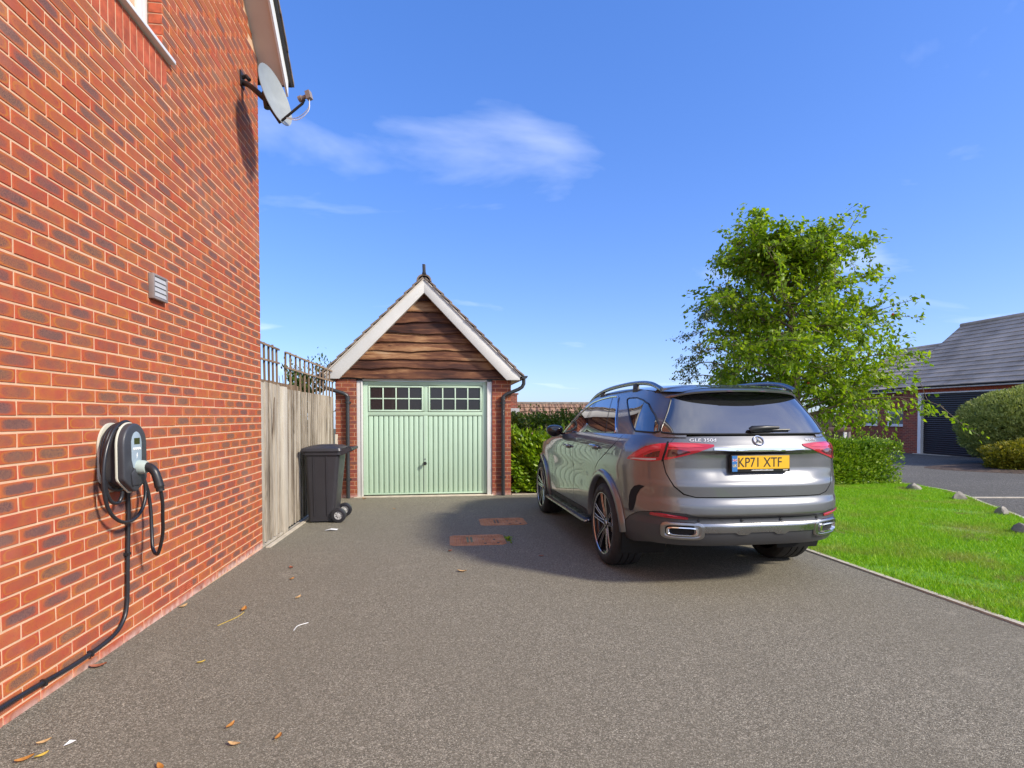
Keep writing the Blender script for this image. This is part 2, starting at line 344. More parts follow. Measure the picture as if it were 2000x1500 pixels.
# ================================================================ the brick house on the left
WX = -1.98; HC = 6.05; Z0 = 1.357; A0 = 2.742
M['brick'] = brick_mat('drag_faced_red_brick', 'Y', A0, Z0, 3.0, white_below=-0.02)
M['soldier'] = plain('plain_red_brick', (0.42, 0.085, 0.035), 0.85, var=0.3, vscale=16, bump=0.4, bscale=150)
house = empty('brick_house', (-5, 2, 0), 'tall red brick house gable wall with upstairs window rising along the left side', 'house')
RIDGE_Y = 1.6
def gable(y): return 5.178 + (HC - max(y, 2*RIDGE_Y - y))*0.966
wall_mb = MB().prism([(-3.0, -0.3), (HC, -0.3), (HC, gable(HC)), (RIDGE_Y, gable(RIDGE_Y)), (-3.0, gable(-3.0))], 'x', -9.0, WX - 0.11)
# outer leaf of mortar with the window opening left open
WY0, WY1, WZ0, WZ1 = 2.88, 4.105, 3.907, 5.05
x0, x1 = WX - 0.10, WX - 0.0035
wall_mb.box(x0, x1, WY1, HC, -0.3, gable(HC)); wall_mb.box(x0, x1, -3.0, WY0, -0.3, 5.1); wall_mb.box(x0, x1, WY0, WY1, -0.3, WZ0); wall_mb.box(x0, x1, WY0, WY1, WZ1, 5.1)
wall_mb.prism([(-2.0, 5.1), (WY1, 5.1), (WY1, gable(HC)), (HC, gable(HC)), (RIDGE_Y, gable(RIDGE_Y)), (-2.0, gable(-2.0))], 'x', x0, x1)
wall = wall_mb.build('wall', M['mortar'], house)
def brick_mesh(l, h, d, var):
    """front face towards +X, chamfered arris, a little out of true"""
    e = 0.0025; r = lambda a: random.uniform(-a, a)
    yo, zo = l/2, h/2
    back = [(-d, -yo, -zo), (-d, yo, -zo), (-d, yo, zo), (-d, -yo, zo)]
    mid = [(-e + r(var), s*yo + r(var), t*zo + r(var)) for s, t in ((-1, -1), (1, -1), (1, 1), (-1, 1))]
    fr = [(r(var), s*(yo - e) + r(var), t*(zo - e) + r(var)) for s, t in ((-1, -1), (1, -1), (1, 1), (-1, 1))]
    vs = back + mid + fr; fs = [(8, 9, 10, 11)]
    for a in (0, 4):
        fs += [(a + i, a + (i+1) % 4, a + 4 + (i+1) % 4, a + 4 + i) for i in range(4)]
    me = MB().add(vs, fs).mesh('brick'); return me
def vis_top(y): return 1.36 + 0.80*(0.992*y - 0.25)
bricks = []
for k in range(-20, 120):
    z = Z0 + k*0.075; zc = z + 0.0375
    a = A0 + (-13 - 0.5*(k % 2))*0.225
    while a < HC:
        b0, b1 = a + 0.005, a + 0.22
        segs = [(max(b0, -0.2), min(b1, HC))]
        if WZ0 - 0.22 < zc < WZ1:                         # the window and its soldier course
            o0, o1 = (WY0, WY1)
            segs = [(s0, min(s1, o0 - 0.005)) for s0, s1 in segs if s0 < o0] + [(max(s0, o1 + (0.0 if zc > WZ0 else 0.006)), s1) for s0, s1 in segs if s1 > o1]
        for s0, s1 in segs:
            if s1 - s0 > 0.025 and zc < gable(s1) - 0.03 and zc < gable(s0) - 0.03: bricks.append((s0, s1, zc))
        a += 0.225
def near(b):
    y = (b[0] + b[1])/2
    inview = y > 2.66 and b[2] < vis_top(y) and b[2] > gz(y) - 0.02
    return (0 if inview else 1, math.dist((WX, y, b[2]), (0, 0, 1.36)))
bricks.sort(key=near)
protos = {}
rest = MB()
bm_full = [brick_mesh(0.215, 0.065, 0.03, 0.0014) for _ in range(6)]
for me in bm_full: me.materials.append(M['brick'])
for i, (s0, s1, zc) in enumerate(bricks):
    l = s1 - s0; yc = (s0 + s1)/2; px = WX + random.uniform(-0.0012, 0.0012)
    if i < 300:
        if l > 0.21: me = random.choice(bm_full)
        else:
            key = round(l, 3); me = protos.get(key) or brick_mesh(l, 0.065, 0.03, 0.0012); protos[key] = me
            if not me.materials: me.materials.append(M['brick'])
        o = put('brick', me, None, wall); o.location = (px, yc, zc)
    else:
        sc = l/0.215; src = random.choice(bm_full)
        rest.add([(v.co.x + px, v.co.y*sc + yc, v.co.z + zc) for v in src.vertices], [tuple(p.vertices) for p in src.polygons])
o = rest.build('brickwork', M['brick'], house); o['kind'] = 'stuff'
sold = brick_mesh(0.065, 0.212, 0.03, 0.0012); sold.materials.append(M['soldier'])
y = WY0 + 0.04
while y < WY1 + 0.02:
    o = put('soldier_brick', sold, None, wall); o.location = (WX + random.uniform(-.001, .001), y, WZ0 - 0.1125); y += 0.075
# brick reveal beside the window
for k in range(34, 50):
    z = Z0 + k*0.075
    if z > WZ1: break
    MB().box(WX - 0.092, WX - 0.004, WY1 - 0.006, WY1 + 0.02, z + 0.005, z + 0.07).build('reveal_brick', M['soldier'], wall, bevel=0.002, seg=1)
win = MB()
fx = WX - 0.095
win.box(fx - 0.05, fx, WY1 - 0.085, WY1 - 0.008, WZ0 + 0.03, WZ1); win.box(fx - 0.05, fx, WY0, WY0 + 0.08, WZ0 + 0.03, WZ1)
win.box(fx - 0.05, fx, WY0 + 0.08, WY1 - 0.085, WZ0 + 0.03, WZ0 + 0.11); win.box(fx - 0.05, fx, WY0 + 0.08, WY1 - 0.085, WZ1 - 0.08, WZ1)
win.box(fx - 0.05, fx, (WY0+WY1)/2 - 0.05, (WY0+WY1)/2 + 0.05, WZ0 + 0.11, WZ1 - 0.08)
win.box(fx - 0.02, fx + 0.012, WY1 - 0.14, WY1 - 0.087, WZ0 + 0.12, WZ1 - 0.1)
wobj = win.build('window', M['white'], house, bevel=0.006)
M['pane_pale'] = glass_mat('pale_window_glass', (0.10, 0.13, 0.15), 0.04)
MB().box(fx - 0.03, fx - 0.022, WY0 + 0.06, WY1 - 0.06, WZ0 + 0.08, WZ1 - 0.05).build('pane', M['pane_pale'], wobj)
MB().prism([(WX - 0.10, WZ0 + 0.004), (WX + 0.045, WZ0 + 0.004), (WX + 0.045, WZ0 + 0.03), (WX - 0.10, WZ0 + 0.045)], 'y', WY0 - 0.05, WY1 + 0.09).build('sill', M['white'], wobj, bevel=0.004)
# verge of the gable: soffit, barge board, undercloak and tiles, both slopes
def slope_box(mb, xa, xb, o0, o1, ya, yb):
    """box between heights o0 and o1 above the gable line"""
    for s in (1, -1):
        Y = [ya, yb] if s == 1 else [2*RIDGE_Y - ya, 2*RIDGE_Y - yb]
        g = lambda y: 5.178 + (HC - (y if s == 1 else 2*RIDGE_Y - y))*0.966
        mb.prism([(Y[0], g(Y[0]) + o0), (Y[1], g(Y[1]) + o0), (Y[1], g(Y[1]) + o1), (Y[0], g(Y[0]) + o1)], 'x', xa, xb)
    return mb
slope_box(MB(), WX - 0.02, -1.752, 0.0, 0.02, RIDGE_Y, 6.22).build('soffit', M['soffit'], house)
slope_box(MB(), -1.752, -1.73, -0.03, 0.15, RIDGE_Y, 6.28).build('bargeboard', M['white'], house)
roof = slope_box(MB(), -9.2, -1.70, 0.153, 0.20, RIDGE_Y, 6.33).build('roof', M['pipe'], house)
for i in range(22):
    a = 6.36 - i*0.235; b = a - 0.25
    if b < RIDGE_Y: break
    g = lambda y: 5.178 + (HC - y)*0.966
    MB().prism([(a, g(a) + 0.203), (b, g(b) + 0.203), (b, g(b) + 0.235), (a, g(a) + 0.25)], 'x', -2.0, -1.685 + 0.004*(i % 2)).build('verge_tile', M['rooftile'], roof)
# air brick low in the wall
ab = MB(); ay, az = 4.33, Z0 - 17.5*0.075
for i in range(4): ab.box(WX - 0.01, WX + 0.0035, ay - 0.1, ay + 0.1, az - 0.03 + i*0.0165, az - 0.019 + i*0.0165)
ab.box(WX - 0.01, WX - 0.002, ay - 0.107, ay + 0.107, az - 0.0325, az + 0.0325)
ab.build('air_brick', M['soldier'], house)

# ================================================================ the small garage
GY = 9.97; GL, GR = -1.98, 1.24; AX = -0.37
garage = empty('brick_garage', ((GL+GR)/2, 12.5, gz(12.5)), 'small brick garage with pale green door and waney timber gable', 'garage')
gw = MB()
for xa, xb in ((GL, -1.606), (0.882, GR)): gw.box(xa + 0.006, xb - 0.004, GY + 0.0035, GY + 0.30, -0.35, 2.03)
gw.box(GL, GL + 0.1, GY + 0.30, 15.2, -0.5, 2.03); gw.box(GR - 0.1, GR, GY + 0.30, 15.2, -0.5, 2.03); gw.box(GL, GR, 15.2, 15.3, -0.5, 2.03)
gwall = gw.build('wall', M['mortar2'], garage)
GZ0 = -0.145
M['brick_g'] = brick_mat('garage_red_brick', 'X', GL, GZ0, 9.0, dark=0.9, tone=0.72, white_below=-0.09)
def brick_mesh_y(l, h, d):
    me = brick_mesh(l, h, d, 0.0015)
    for v in me.vertices: x, y_, z_ = v.co; v.co = (y_, -x, z_)
    me.flip_normals(); me.materials.append(M['brick_g']); return me
gp = {}
for k in range(0, 29):
    z = GZ0 + k*0.075; 
    for xa, xb in ((GL, -1.606), (0.882, GR)):
        a = GL - 0.1125*(k % 2)
        while a < xb:
            s0, s1 = max(a + 0.005, xa), min(a + 0.22, xb)
            if s1 - s0 > 0.03:
                key = round(s1 - s0, 3); me = gp.get(key) or brick_mesh_y(s1 - s0, 0.065, 0.02); gp[key] = me
                o = put('brick', me, None, gwall); o.location = ((s0+s1)/2, GY + random.uniform(-.0015, .0015), z + 0.0375)
            a += 0.225
# door frame
fr = MB(); fr.box(-1.604, -1.499, GY + 0.02, GY + 0.12, -0.14, 2.0); fr.box(0.787, 0.880, GY + 0.02, GY + 0.12, -0.14, 2.0); fr.box(-1.499, 0.787, GY + 0.02, GY + 0.12, 2.0, 2.05)
fr.box(-1.53, -1.499, GY + 0.008, GY + 0.02, -0.14, 2.0); fr.box(0.787, 0.82, GY + 0.008, GY + 0.02, -0.14, 2.0)
fr.build('door_frame', M['barge'], garage, bevel=0.004)
MB().box(-1.66, 0.90, GY - 0.03, GY + 0.2, -0.30, -0.128).build('threshold', M['concrete'], garage, bevel=0.008)
M['green'] = plain('pale_green_painted_steel', (0.45, 0.60, 0.45), 0.42, var=0.035, vscale=1.5, bump=0.03, bscale=20, coat=0.0)
M['bead'] = plain('pale_green_glazing_bead', (0.55, 0.70, 0.54), 0.4, var=0.03)
DY = GY + 0.06; D0, D1, DZ0, DZ1 = -1.495, 0.783, -0.108, 1.995; DM = -0.36
db = MB(); e = 0.0
db.box(D0, D0 + 0.085, DY, DY + 0.04, DZ0, DZ1); db.box(D1 - 0.085, D1, DY, DY + 0.04, DZ0, DZ1)
db.box(D0 + 0.085, D1 - 0.085, DY, DY + 0.04, 1.925, DZ1); db.box(D0 + 0.085, D1 - 0.085, DY, DY + 0.04, 1.36, 1.43)
db.box(D0 + 0.085, D1 - 0.085, DY, DY + 0.04, DZ0, DZ0 + 0.03); db.box(DM - 0.04, DM + 0.04, DY, DY + 0.04, 1.43, 1.925); db.box(DM - 0.04, DM + 0.04, DY, DY + 0.04, DZ0 + 0.03, 1.36)
door = db.build('garage_door', M['green'], garage, bevel=0.006)
MB().box(D0 + 0.01, D1 - 0.01, DY + 0.041, DY + 0.05, DZ0 + 0.02, DZ1 - 0.02).build('back_panel', M['green'], door)
for xa, xb in ((D0 + 0.085, DM - 0.04), (DM + 0.04, D1 - 0.085)):
    n = 11; w = (xb - xa)/n
    for i in range(n):
        a, b = xa + i*w + 0.004, xa + (i+1)*w - 0.004
        p = [(a, DY + 0.036), (a + 0.012, DY + 0.012), (b - 0.004, DY + 0.012), (b, DY + 0.036)]
        MB().prism(p, 'z', DZ0 + 0.032, 1.352).build('door_rib', M['green'], door, bevel=0.003)
for xa, xb in ((-1.372, -0.430), (-0.278, 0.660)):
    fm = MB(); za, zb = 1.468, 1.885; t = 0.028
    fm.box(xa - t, xa, DY - 0.012, DY + 0.02, za - t, zb + t); fm.box(xb, xb + t, DY - 0.012, DY + 0.02, za - t, zb + t)
    fm.box(xa, xb, DY - 0.012, DY + 0.02, za - t, za); fm.box(xa, xb, DY - 0.012, DY + 0.02, zb, zb + t)
    W = fm.build('door_window', M['bead'], door, bevel=0.004)
    for i in range(1, 4):
        x = xa + (xb - xa)*i/4; MB().box(x - 0.011, x + 0.011, DY - 0.004, DY + 0.016, za, zb).build('glazing_bar', M['bead'], W, bevel=0.003)
    MB().box(xa, xb, DY - 0.002, DY + 0.014, (za+zb)/2 - 0.010, (za+zb)/2 + 0.010).build('glazing_bar', M['bead'], W, bevel=0.003)
    for i in range(4):
        for j in range(2):
            x = xa + (xb - xa)*i/4; w = (xb - xa)/4; z = za + (zb - za)*j/2; h = (zb - za)/2
            MB().box(x + 0.011, x + w - 0.011, DY + 0.017 + 0.001*((i + j) % 2), DY + 0.022, z + 0.009, z + h - 0.009).build('pane', M['pane'], W)
kn = MB(); kn.lathe([(0.0, -0.075), (0.026, -0.075), (0.034, -0.062), (0.034, -0.05), (0.014, -0.044), (0.014, -0.01), (0.03, -0.008), (0.03, 0.0)], (-0.373, DY, 0.47), (0, 1, 0), 20)
kn.box(-0.380, -0.366, DY - 0.006, DY, 0.53, 0.56); kn.build('handle', M['black'], door, smooth=True)
# waney edge boards of the gable
zb_ = [2.045, 2.235, 2.395, 2.562, 2.715, 2.885, 3.08, 3.28, 3.47, 3.74]
def roofz(x): return 3.80 - abs(x - AX)*0.985
for i in range(len(zb_) - 1):
    lo, hi = zb_[i], zb_[i+1] + 0.025; seg = 44
    half_lo = (3.86 - lo)/0.985 - 0.05; ph = random.uniform(0, 9); amp = random.uniform(0.006, 0.015)
    xs = np.linspace(AX - half_lo, AX + half_lo, seg + 1)
    top = []; bot = []; mid = []
    for x in xs:
        w = amp*(math.sin(x*2.7 + ph) + 0.6*math.sin(x*6.3 + ph*2.1) + 0.35*math.sin(x*15 + ph*3.7)) - 0.35*amp + random.uniform(-0.003, 0.003)
        zt = min(hi, 3.86 - abs(x - AX)*0.985); z_ = min(lo + w, zt - 0.004)
        bot.append((x, GY - 0.052 + 0.006*math.sin(x*4 + ph), z_)); mid.append((x, GY - 0.047 + 0.006*math.sin(x*4 + ph), min(z_ + 0.035, zt - 0.002))); top.append((x, GY - 0.012, zt))
    vs = bot + mid + top + [(x, GY - 0.006, z_) for x, _, z_ in bot] + [(x, GY - 0.004, z_) for x, _, z_ in top]; n = seg + 1
    fs = []
    for k in range(seg):
        fs += [(k, k+1, n+k+1, n+k), (n+k, n+k+1, 2*n+k+1, 2*n+k), (3*n+k, 3*n+k+1, k+1, k), (3*n+k+1, 3*n+k, 4*n+k, 4*n+k+1), (2*n+k, 2*n+k+1, 4*n+k+1, 4*n+k)]
    fs += [(0, n, 2*n, 4*n, 3*n), (seg, 3*n+seg, 4*n+seg, 2*n+seg, n+seg)]
    MB().add(vs, fs).build('weatherboard', M['board'], garage, smooth=True, angle=35)
MB().prism([(GL, 2.031), (GR, 2.031), (AX, 3.62)], 'y', GY + 0.0, GY + 0.12).build('gable_backing', M['black'], garage)
# barge boards, soffits
S_ = 0.985; BY0, BY1 = 9.775, 9.80
for s in (1, -1):
    q = lambda x, z: (AX + s*(x - AX), z)
    bp = [q(AX, 3.835), q(1.385, 2.09), q(1.385, 2.02), q(1.135, 2.02), q(AX, 3.59)]
    MB().prism(bp if s == 1 else bp[::-1], 'y', BY0, BY1).build('bargeboard', M['barge'], garage, bevel=0.003)
    sp = [q(AX, 3.60), q(1.14, 2.04), q(1.14, 2.06), q(AX, 3.62)]
    MB().prism(sp, 'y', BY1, GY - 0.005).build('soffit', M['soffit'], garage)
    MB().box(*sorted((AX + s*(GR - AX + 0.002), AX + s*(1.384 - AX))), BY1, 15.3, 2.024, 2.04).build('soffit', M['soffit'], garage)
    # roof tiles in courses; the verge tile of each course is its own piece
    for i in range(12):
        t0 = i*0.207; L_ = 0.245; dirx, dz = math.cos(R(44.6)), -math.sin(R(44.6))
        a0 = 2.525 - t0
        def pt(d, o): return (AX + s*(d*dirx + o*math.sin(R(44.6))), 3.845 + d*dz + o*math.cos(R(44.6)))
        a, b = a0, max(a0 - L_, 0.0); th = 0.03; lift = 0.028
        poly = [pt(a, lift), pt(b, 0.004), pt(b, 0.004 + th), pt(a, lift + th)]
        j = random.uniform(-0.006, 0.006)
        MB().prism(poly, 'y', BY0 - 0.035 + j, BY0 + 0.27).build('verge_tile', M['rooftile'], garage, bevel=0.004, seg=1)
        MB().prism(poly, 'y', BY0 + 0.274, 15.4).build('tile_course', M['rooftile'], garage)
    MB().prism([pt(2.5, -0.012), pt(0, -0.012), pt(0, 0.003), pt(2.5, 0.024 - 0.02)], 'y', BY0 - 0.02, 15.38).build('undercloak', M['soffit'], garage)
rt = MB(); rt.lathe([(0.13, 0), (0.13, 5.6), (0.108, 5.6), (0.108, 0), (0.13, 0)], (AX, BY0 - 0.03, 3.80), (0, 1, 0), 14, R(-10), R(190))
rt = MB()
arc = [(AX + 0.135*math.cos(R(a)), 3.79 + 0.125*math.sin(R(a))) for a in range(0, 181, 15)]; arc2 = [(AX + 0.11*math.cos(R(a)), 3.79 + 0.10*math.sin(R(a))) for a in range(180, -1, -15)]
ridge = rt.prism(arc + arc2, 'y', BY0 - 0.05, 15.4).build('ridge_tile', M['rooftile'], garage, smooth=True)
MB().prism([(AX - 0.042, 3.89), (AX + 0.05, 3.89), (AX + 0.032, 3.96), (AX + 0.028, 4.09), (AX - 0.03, 4.095), (AX - 0.026, 3.96)], 'y', BY0 - 0.05, BY0 + 0.03).build('finial', M['pipe'], ridge, bevel=0.008)
# gutters and downpipes
for s in (1, -1):
    gx = AX + s*(1.47 - AX)
    gp_ = [(gx + 0.055*math.cos(R(a)), 2.10 + 0.055*math.sin(R(a))) for a in range(180, 361, 20)] + [(gx + 0.047*math.cos(R(a)), 2.10 + 0.047*math.sin(R(a))) for a in range(360, 179, -20)]
    MB().prism(gp_, 'y', BY0 - 0.02, 15.3).build('gutter', M['pipe'], garage, smooth=True)
    c = MB(); c.prism([(gx + 0.058*math.cos(R(a)), 2.10 + 0.058*math.sin(R(a))) for a in range(180, 361, 20)], 'y', BY0 - 0.026, BY0 - 0.018); c.build('gutter_end', M['pipe'], garage)
    px_ = 1.084 if s == 1 else -1.752
    pts = [(gx, 9.88, 2.06), (gx, 9.88, 1.96), (gx - s*0.03, 9.885, 1.90), (gx - s*0.10, 9.89, 1.855), (px_ + s*0.07, 9.91, 1.765), (px_ + s*0.015, 9.915, 1.73), (px_, 9.915, 1.66), (px_, 9.915, -0.14)]
    dp = MB().tube(pts, 0.034, 14).build('downpipe', M['pipe'], garage, smooth=True)
    cl = MB()
    for z_ in (1.60, 0.20): cl.lathe([(0.035, -0.02), (0.043, -0.02), (0.043, 0.02), (0.035, 0.02)], (px_, 9.915, z_), (0, 0, 1), 16); cl.box(px_ - 0.055, px_ + 0.055, 9.935, 9.968, z_ - 0.014, z_ + 0.014)
    cl.lathe([(0.035, -0.05), (0.041, -0.05), (0.041, 0.03), (0.035, 0.03)], (px_, 9.915, 1.69), (0, 0, 1), 16)
    cl.build('pipe_clip', M['pipe'], dp, smooth=True)

# ================================================================ things on the house wall
# wall vent
vent = empty('wall_vent', (WX, 3.95, 2.16), 'small grey louvred vent cover high on the brick wall', 'vent')
M['vent'] = plain('grey_vent_plastic', (0.42, 0.41, 0.40), 0.45, var=0.08)
M['ventd'] = plain('dark_vent_frame', (0.24, 0.20, 0.185), 0.5, var=0.1)
v = MB(); y0, y1, z0, z1 = 3.868, 4.052, 2.155, 2.325
v.box(WX, WX + 0.035, y0, y0 + 0.016, z0, z1); v.box(WX, WX + 0.035, y1 - 0.016, y1, z0, z1); v.box(WX, WX + 0.035, y0 + 0.016, y1 - 0.016, z1 - 0.016, z1); v.box(WX, WX + 0.035, y0 + 0.016, y1 - 0.016, z0, z0 + 0.016)
v.build('frame', M['ventd'], vent, bevel=0.003)
for i in range(4):
    a = z0 + 0.018 + i*0.034
    MB().prism([(WX + 0.020, a + 0.0345), (WX + 0.026, a + 0.0345), (WX + 0.034, a + 0.001), (WX + 0.020, a + 0.001)], 'y', y0 + 0.017, y1 - 0.017).build('louvre', M['vent'], vent)

# EV charger
M['charger'] = plain('dark_charcoal_casing', (0.045, 0.047, 0.055), 0.42, var=0.08, vscale=12, bump=0.06, bscale=400)
M['cream'] = plain('pale_trim_plastic', (0.62, 0.60, 0.50), 0.45, var=0.04)
M['facia'] = plain('grey_blue_facia', (0.30, 0.37, 0.42), 0.35, var=0.05)
M['holster'] = plain('pale_grey_green_plastic', (0.36, 0.42, 0.38), 0.45, var=0.06)
ch = empty('ev_charger', (-1.9, 3.43, 0.88), 'dark charcoal electric car charger with coiled black cable on brick wall', 'charger')
CY_, CZ = 3.43, 1.185
def arch(w, top, side, tip, grow=0.0, n=18):
    """charger outline in (y, z): round head, straight flanks, blunt pointed foot"""
    w += grow
    pts = [(CY_ + w*math.cos(R(180*i/n)), CZ + (top - CZ + grow)*math.sin(R(180*i/n))) for i in range(n+1)]
    return pts + [(CY_ - w, side), (CY_ - w + 0.008, side - 0.02), (CY_ - 0.012, tip - grow), (CY_ + 0.012, tip - grow), (CY_ + w - 0.012, side - 0.042), (CY_ + w, side - 0.02)]
MB().prism(arch(0.120, 1.315, 1.0, 0.905), 'x', -1.895, -1.838).build('casing', M['charger'], ch, bevel=0.012, seg=3)
MB().prism(arch(0.120, 1.315, 1.0, 0.905, 0.006), 'x', -1.885, -1.874).build('trim_edge', M['cream'], ch, bevel=0.002)
MB().prism(arch(0.095, 1.285, 0.99, 0.93), 'x', -1.98, -1.885).build('neck', M['charger'], ch, bevel=0.006)
MB().prism(arch(0.125, 1.318, 1.0, 0.905), 'x', -1.979, -1.968).build('back_plate', M['cream'], ch)
fp = [(CY_ + 0.052*math.cos(R(a)), 1.19 + 0.075*math.sin(R(a))) for a in range(0, 181, 12)] + [(CY_ - 0.05, 1.10), (CY_ - 0.035, 1.05), (CY_ + 0.035, 1.05), (CY_ + 0.05, 1.10)]
fac = MB().prism(fp, 'x', -1.838, -1.833).build('facia', M['facia'], ch, bevel=0.002)
m = NT('green_lcd'); m.set(Base_Color=(0.045, 0.055, 0.018), Roughness=0.2); mm = m.m
MB().box(-1.8335, -1.831, CY_ - 0.028, CY_ + 0.028, 1.19, 1.227).build('screen', mm, fac)
for i in range(4): MB().lathe([(0.0, 0.003), (0.0075, 0.003), (0.0085, 0.0), ], (-1.833, CY_ - 0.03 + i*0.02, 1.163), (1, 0, 0), 12).build('button', M['white'], fac)
bolt = [(0.002, 0.016), (0.006, 0.016), (0.002, 0.003), (0.008, 0.003), (-0.004, -0.018), (-0.001, -0.003), (-0.006, -0.003)]
MB().prism([(CY_ + a, 1.122 + b) for a, b in bolt], 'x', -1.8332, -1.8315).build('bolt_mark', M['white'], fac)
# raised lower block and cable holster
MB().prism([(CY_ - 0.05, 0.945), (CY_ + 0.055, 0.945), (CY_ + 0.06, 1.03), (CY_ - 0.02, 1.05), (CY_ - 0.06, 1.02)], 'x', -1.838, -1.828).build('lower_panel', M['charger'], ch, bevel=0.004)
MB().lathe([(0.0, 0.055), (0.025, 0.055), (0.036, 0.05), (0.042, 0.03), (0.043, 0.0), (0.0, 0.0)], (-1.838, CY_ + 0.018, 1.052), (1, 0, -0.1), 24).build('holster', M['holster'], ch, smooth=True)
plug = spline([(-1.795, 3.448, 1.052), (-1.765, 3.440, 1.045), (-1.738, 3.430, 1.025), (-1.722, 3.428, 0.985), (-1.712, 3.43, 0.94), (-1.706, 3.432, 0.905)], 5)
k_ = len(plug); MB().tube(plug, [0.030 - 0.006*math.sin(i/(k_-1)*3.0) if i < k_-4 else 0.022 for i in range(k_)], 16).build('plug_handle', M['black'], ch, smooth=True)
droop = spline([(-1.706, 3.433, 0.91), (-1.71, 3.46, 0.83), (-1.73, 3.50, 0.74), (-1.76, 3.56, 0.63), (-1.80, 3.607, 0.525), (-1.835, 3.638, 0.472), (-1.868, 3.655, 0.505), (-1.888, 3.684, 0.603), (-1.90, 3.70, 0.731), (-1.91, 3.69, 0.87), (-1.915, 3.62, 1.02), (-1.92, 3.56, 1.18)], 6)
MB().tube(droop, 0.0105, 10).build('charging_cable', M['rubber'], ch, smooth=True)
def loop(pts, r=0.0105, k=6): MB().tube(spline(pts, k), r, 10).build('charging_cable', M['rubber'], ch, smooth=True)
loop([(-1.92, 3.56, 1.20), (-1.905, 3.52, 1.285), (-1.90, 3.44, 1.325), (-1.90, 3.325, 1.275), (-1.90, 3.245, 1.14), (-1.90, 3.225, 0.97), (-1.90, 3.27, 0.82), (-1.90, 3.38, 0.735), (-1.90, 3.50, 0.722), (-1.90, 3.605, 0.775), (-1.905, 3.652, 0.88), (-1.915, 3.63, 1.03), (-1.925, 3.57, 1.19)])
loop([(-1.925, 3.57, 1.18), (-1.92, 3.52, 1.28), (-1.917, 3.42, 1.315), (-1.915, 3.31, 1.26), (-1.915, 3.255, 1.12), (-1.915, 3.262, 0.97), (-1.915, 3.31, 0.87), (-1.91, 3.37, 0.848), (-1.905, 3.395, 0.875), (-1.90, 3.40, 0.915)])
loop([(-1.945, 3.57, 1.18), (-1.94, 3.52, 1.275), (-1.94, 3.42, 1.305), (-1.94, 3.32, 1.25), (-1.94, 3.278, 1.12), (-1.94, 3.30, 0.99), (-1.94, 3.37, 0.93), (-1.94, 3.47, 0.92), (-1.94, 3.55, 0.99), (-1.945, 3.585, 1.08), (-1.945, 3.57, 1.18)])
sc_ = spline([(-1.962, 3.56, 0.93), (-1.964, 3.572, 0.76), (-1.965, 3.556, 0.44), (-1.966, 3.545, 0.20), (-1.966, 3.50, 0.098), (-1.966, 3.38, 0.045), (-1.967, 3.094, 0.032), (-1.967, 2.823, 0.048), (-1.967, 2.598, 0.058), (-1.967, 2.2, 0.055), (-1.967, 1.0, 0.06), (-1.967, -1.0, 0.07)], 8)
sup = MB().tube(sc_, 0.0125, 12).build('supply_cable', M['rubber'], smooth=True)
tag(sup, 'black supply cable dropping from charger then running low along the brick wall', 'cable')
for y_, z_ in ((3.556, 0.50), (3.57, 0.70)):
    MB().box(WX, -1.951, y_ - 0.016, y_ + 0.016, z_ - 0.008, z_ + 0.008).build('cable_clip', M['black'], sup)
for y_, z_ in ((3.2, 0.033), (2.85, 0.045), (2.45, 0.057)):
    MB().box(WX, -1.951, y_ - 0.008, y_ + 0.008, z_ - 0.016, z_ + 0.016).build('cable_clip', M['black'], sup)

# satellite dish
dish = empty('satellite_dish', (-1.64, 5.36, 4.38), 'grey satellite dish on black bracket under the roof verge', 'satellite dish')
M['dish'] = plain('grey_dish_paint', (0.27, 0.29, 0.285), 0.5, var=0.1, vscale=8)
dc = Vector((-1.635, 5.44, 4.45)); dn = Vector((0.92, -0.30, 0.25)).normalized()
ru = (Vector((0, 0, 1)) - dn*dn.z).normalized(); rs = ru.cross(dn)
vs = []; fs = []; NR, NA = 9, 40
for t in (0, 1):
    for i in range(NR + 1):
        r_ = i/NR
        for k in range(NA):
            a = 2*math.pi*k/NA; h = 0.055*r_*r_ - (0.006 if t else 0) - 0.03
            vs.append(dc + rs*(0.235*r_*math.cos(a)) + ru*(0.285*r_*math.sin(a)) + dn*h)
n_ = (NR + 1)*NA
for t in (0, 1):
    for i in range(NR):
        for k in range(NA): fs.append(tuple(t*n_ + j for j in (i*NA+k, i*NA+(k+1) % NA, (i+1)*NA+(k+1) % NA, (i+1)*NA+k)))
for k in range(NA): fs.append((NR*NA+k, NR*NA+(k+1) % NA, n_+NR*NA+(k+1) % NA, n_+NR*NA+k))
MB().add(vs, fs).build('reflector', M['dish'], dish, smooth=True)
br = MB(); br.box(WX, WX + 0.012, 5.54, 5.64, 4.60, 4.74); br.tube([(-1.975, 5.59, 4.69), (-1.93, 5.58, 4.70), (-1.90, 5.57, 4.66)], 0.02, 8)
br.tube(spline([(-1.97, 5.59, 4.64), (-1.90, 5.55, 4.60), (-1.80, 5.48, 4.50), dc - dn*0.09, dc - dn*0.04], 5), 0.026, 10)
br.tube([dc - dn*0.09 - ru*0.09, dc - dn*0.075 + ru*0.06], 0.034, 10); br.build('bracket', M['black'], dish, smooth=True)
a0_ = dc - ru*0.22 - dn*0.01; lnb = dc + dn*0.30 - ru*0.13
MB().tube([dc - ru*0.12 - dn*0.06, dc - ru*0.27 - dn*0.005, a0_ + dn*0.06 - ru*0.03, lnb - ru*0.05 - dn*0.03, lnb - ru*0.02], 0.012, 10).build('arm', M['black'], dish, smooth=True)
lb = MB(); lb.tube([lnb - dn*0.055, lnb - dn*0.02], 0.028, 14); lb.tube([lnb - dn*0.02, lnb + dn*0.03], 0.018, 12)
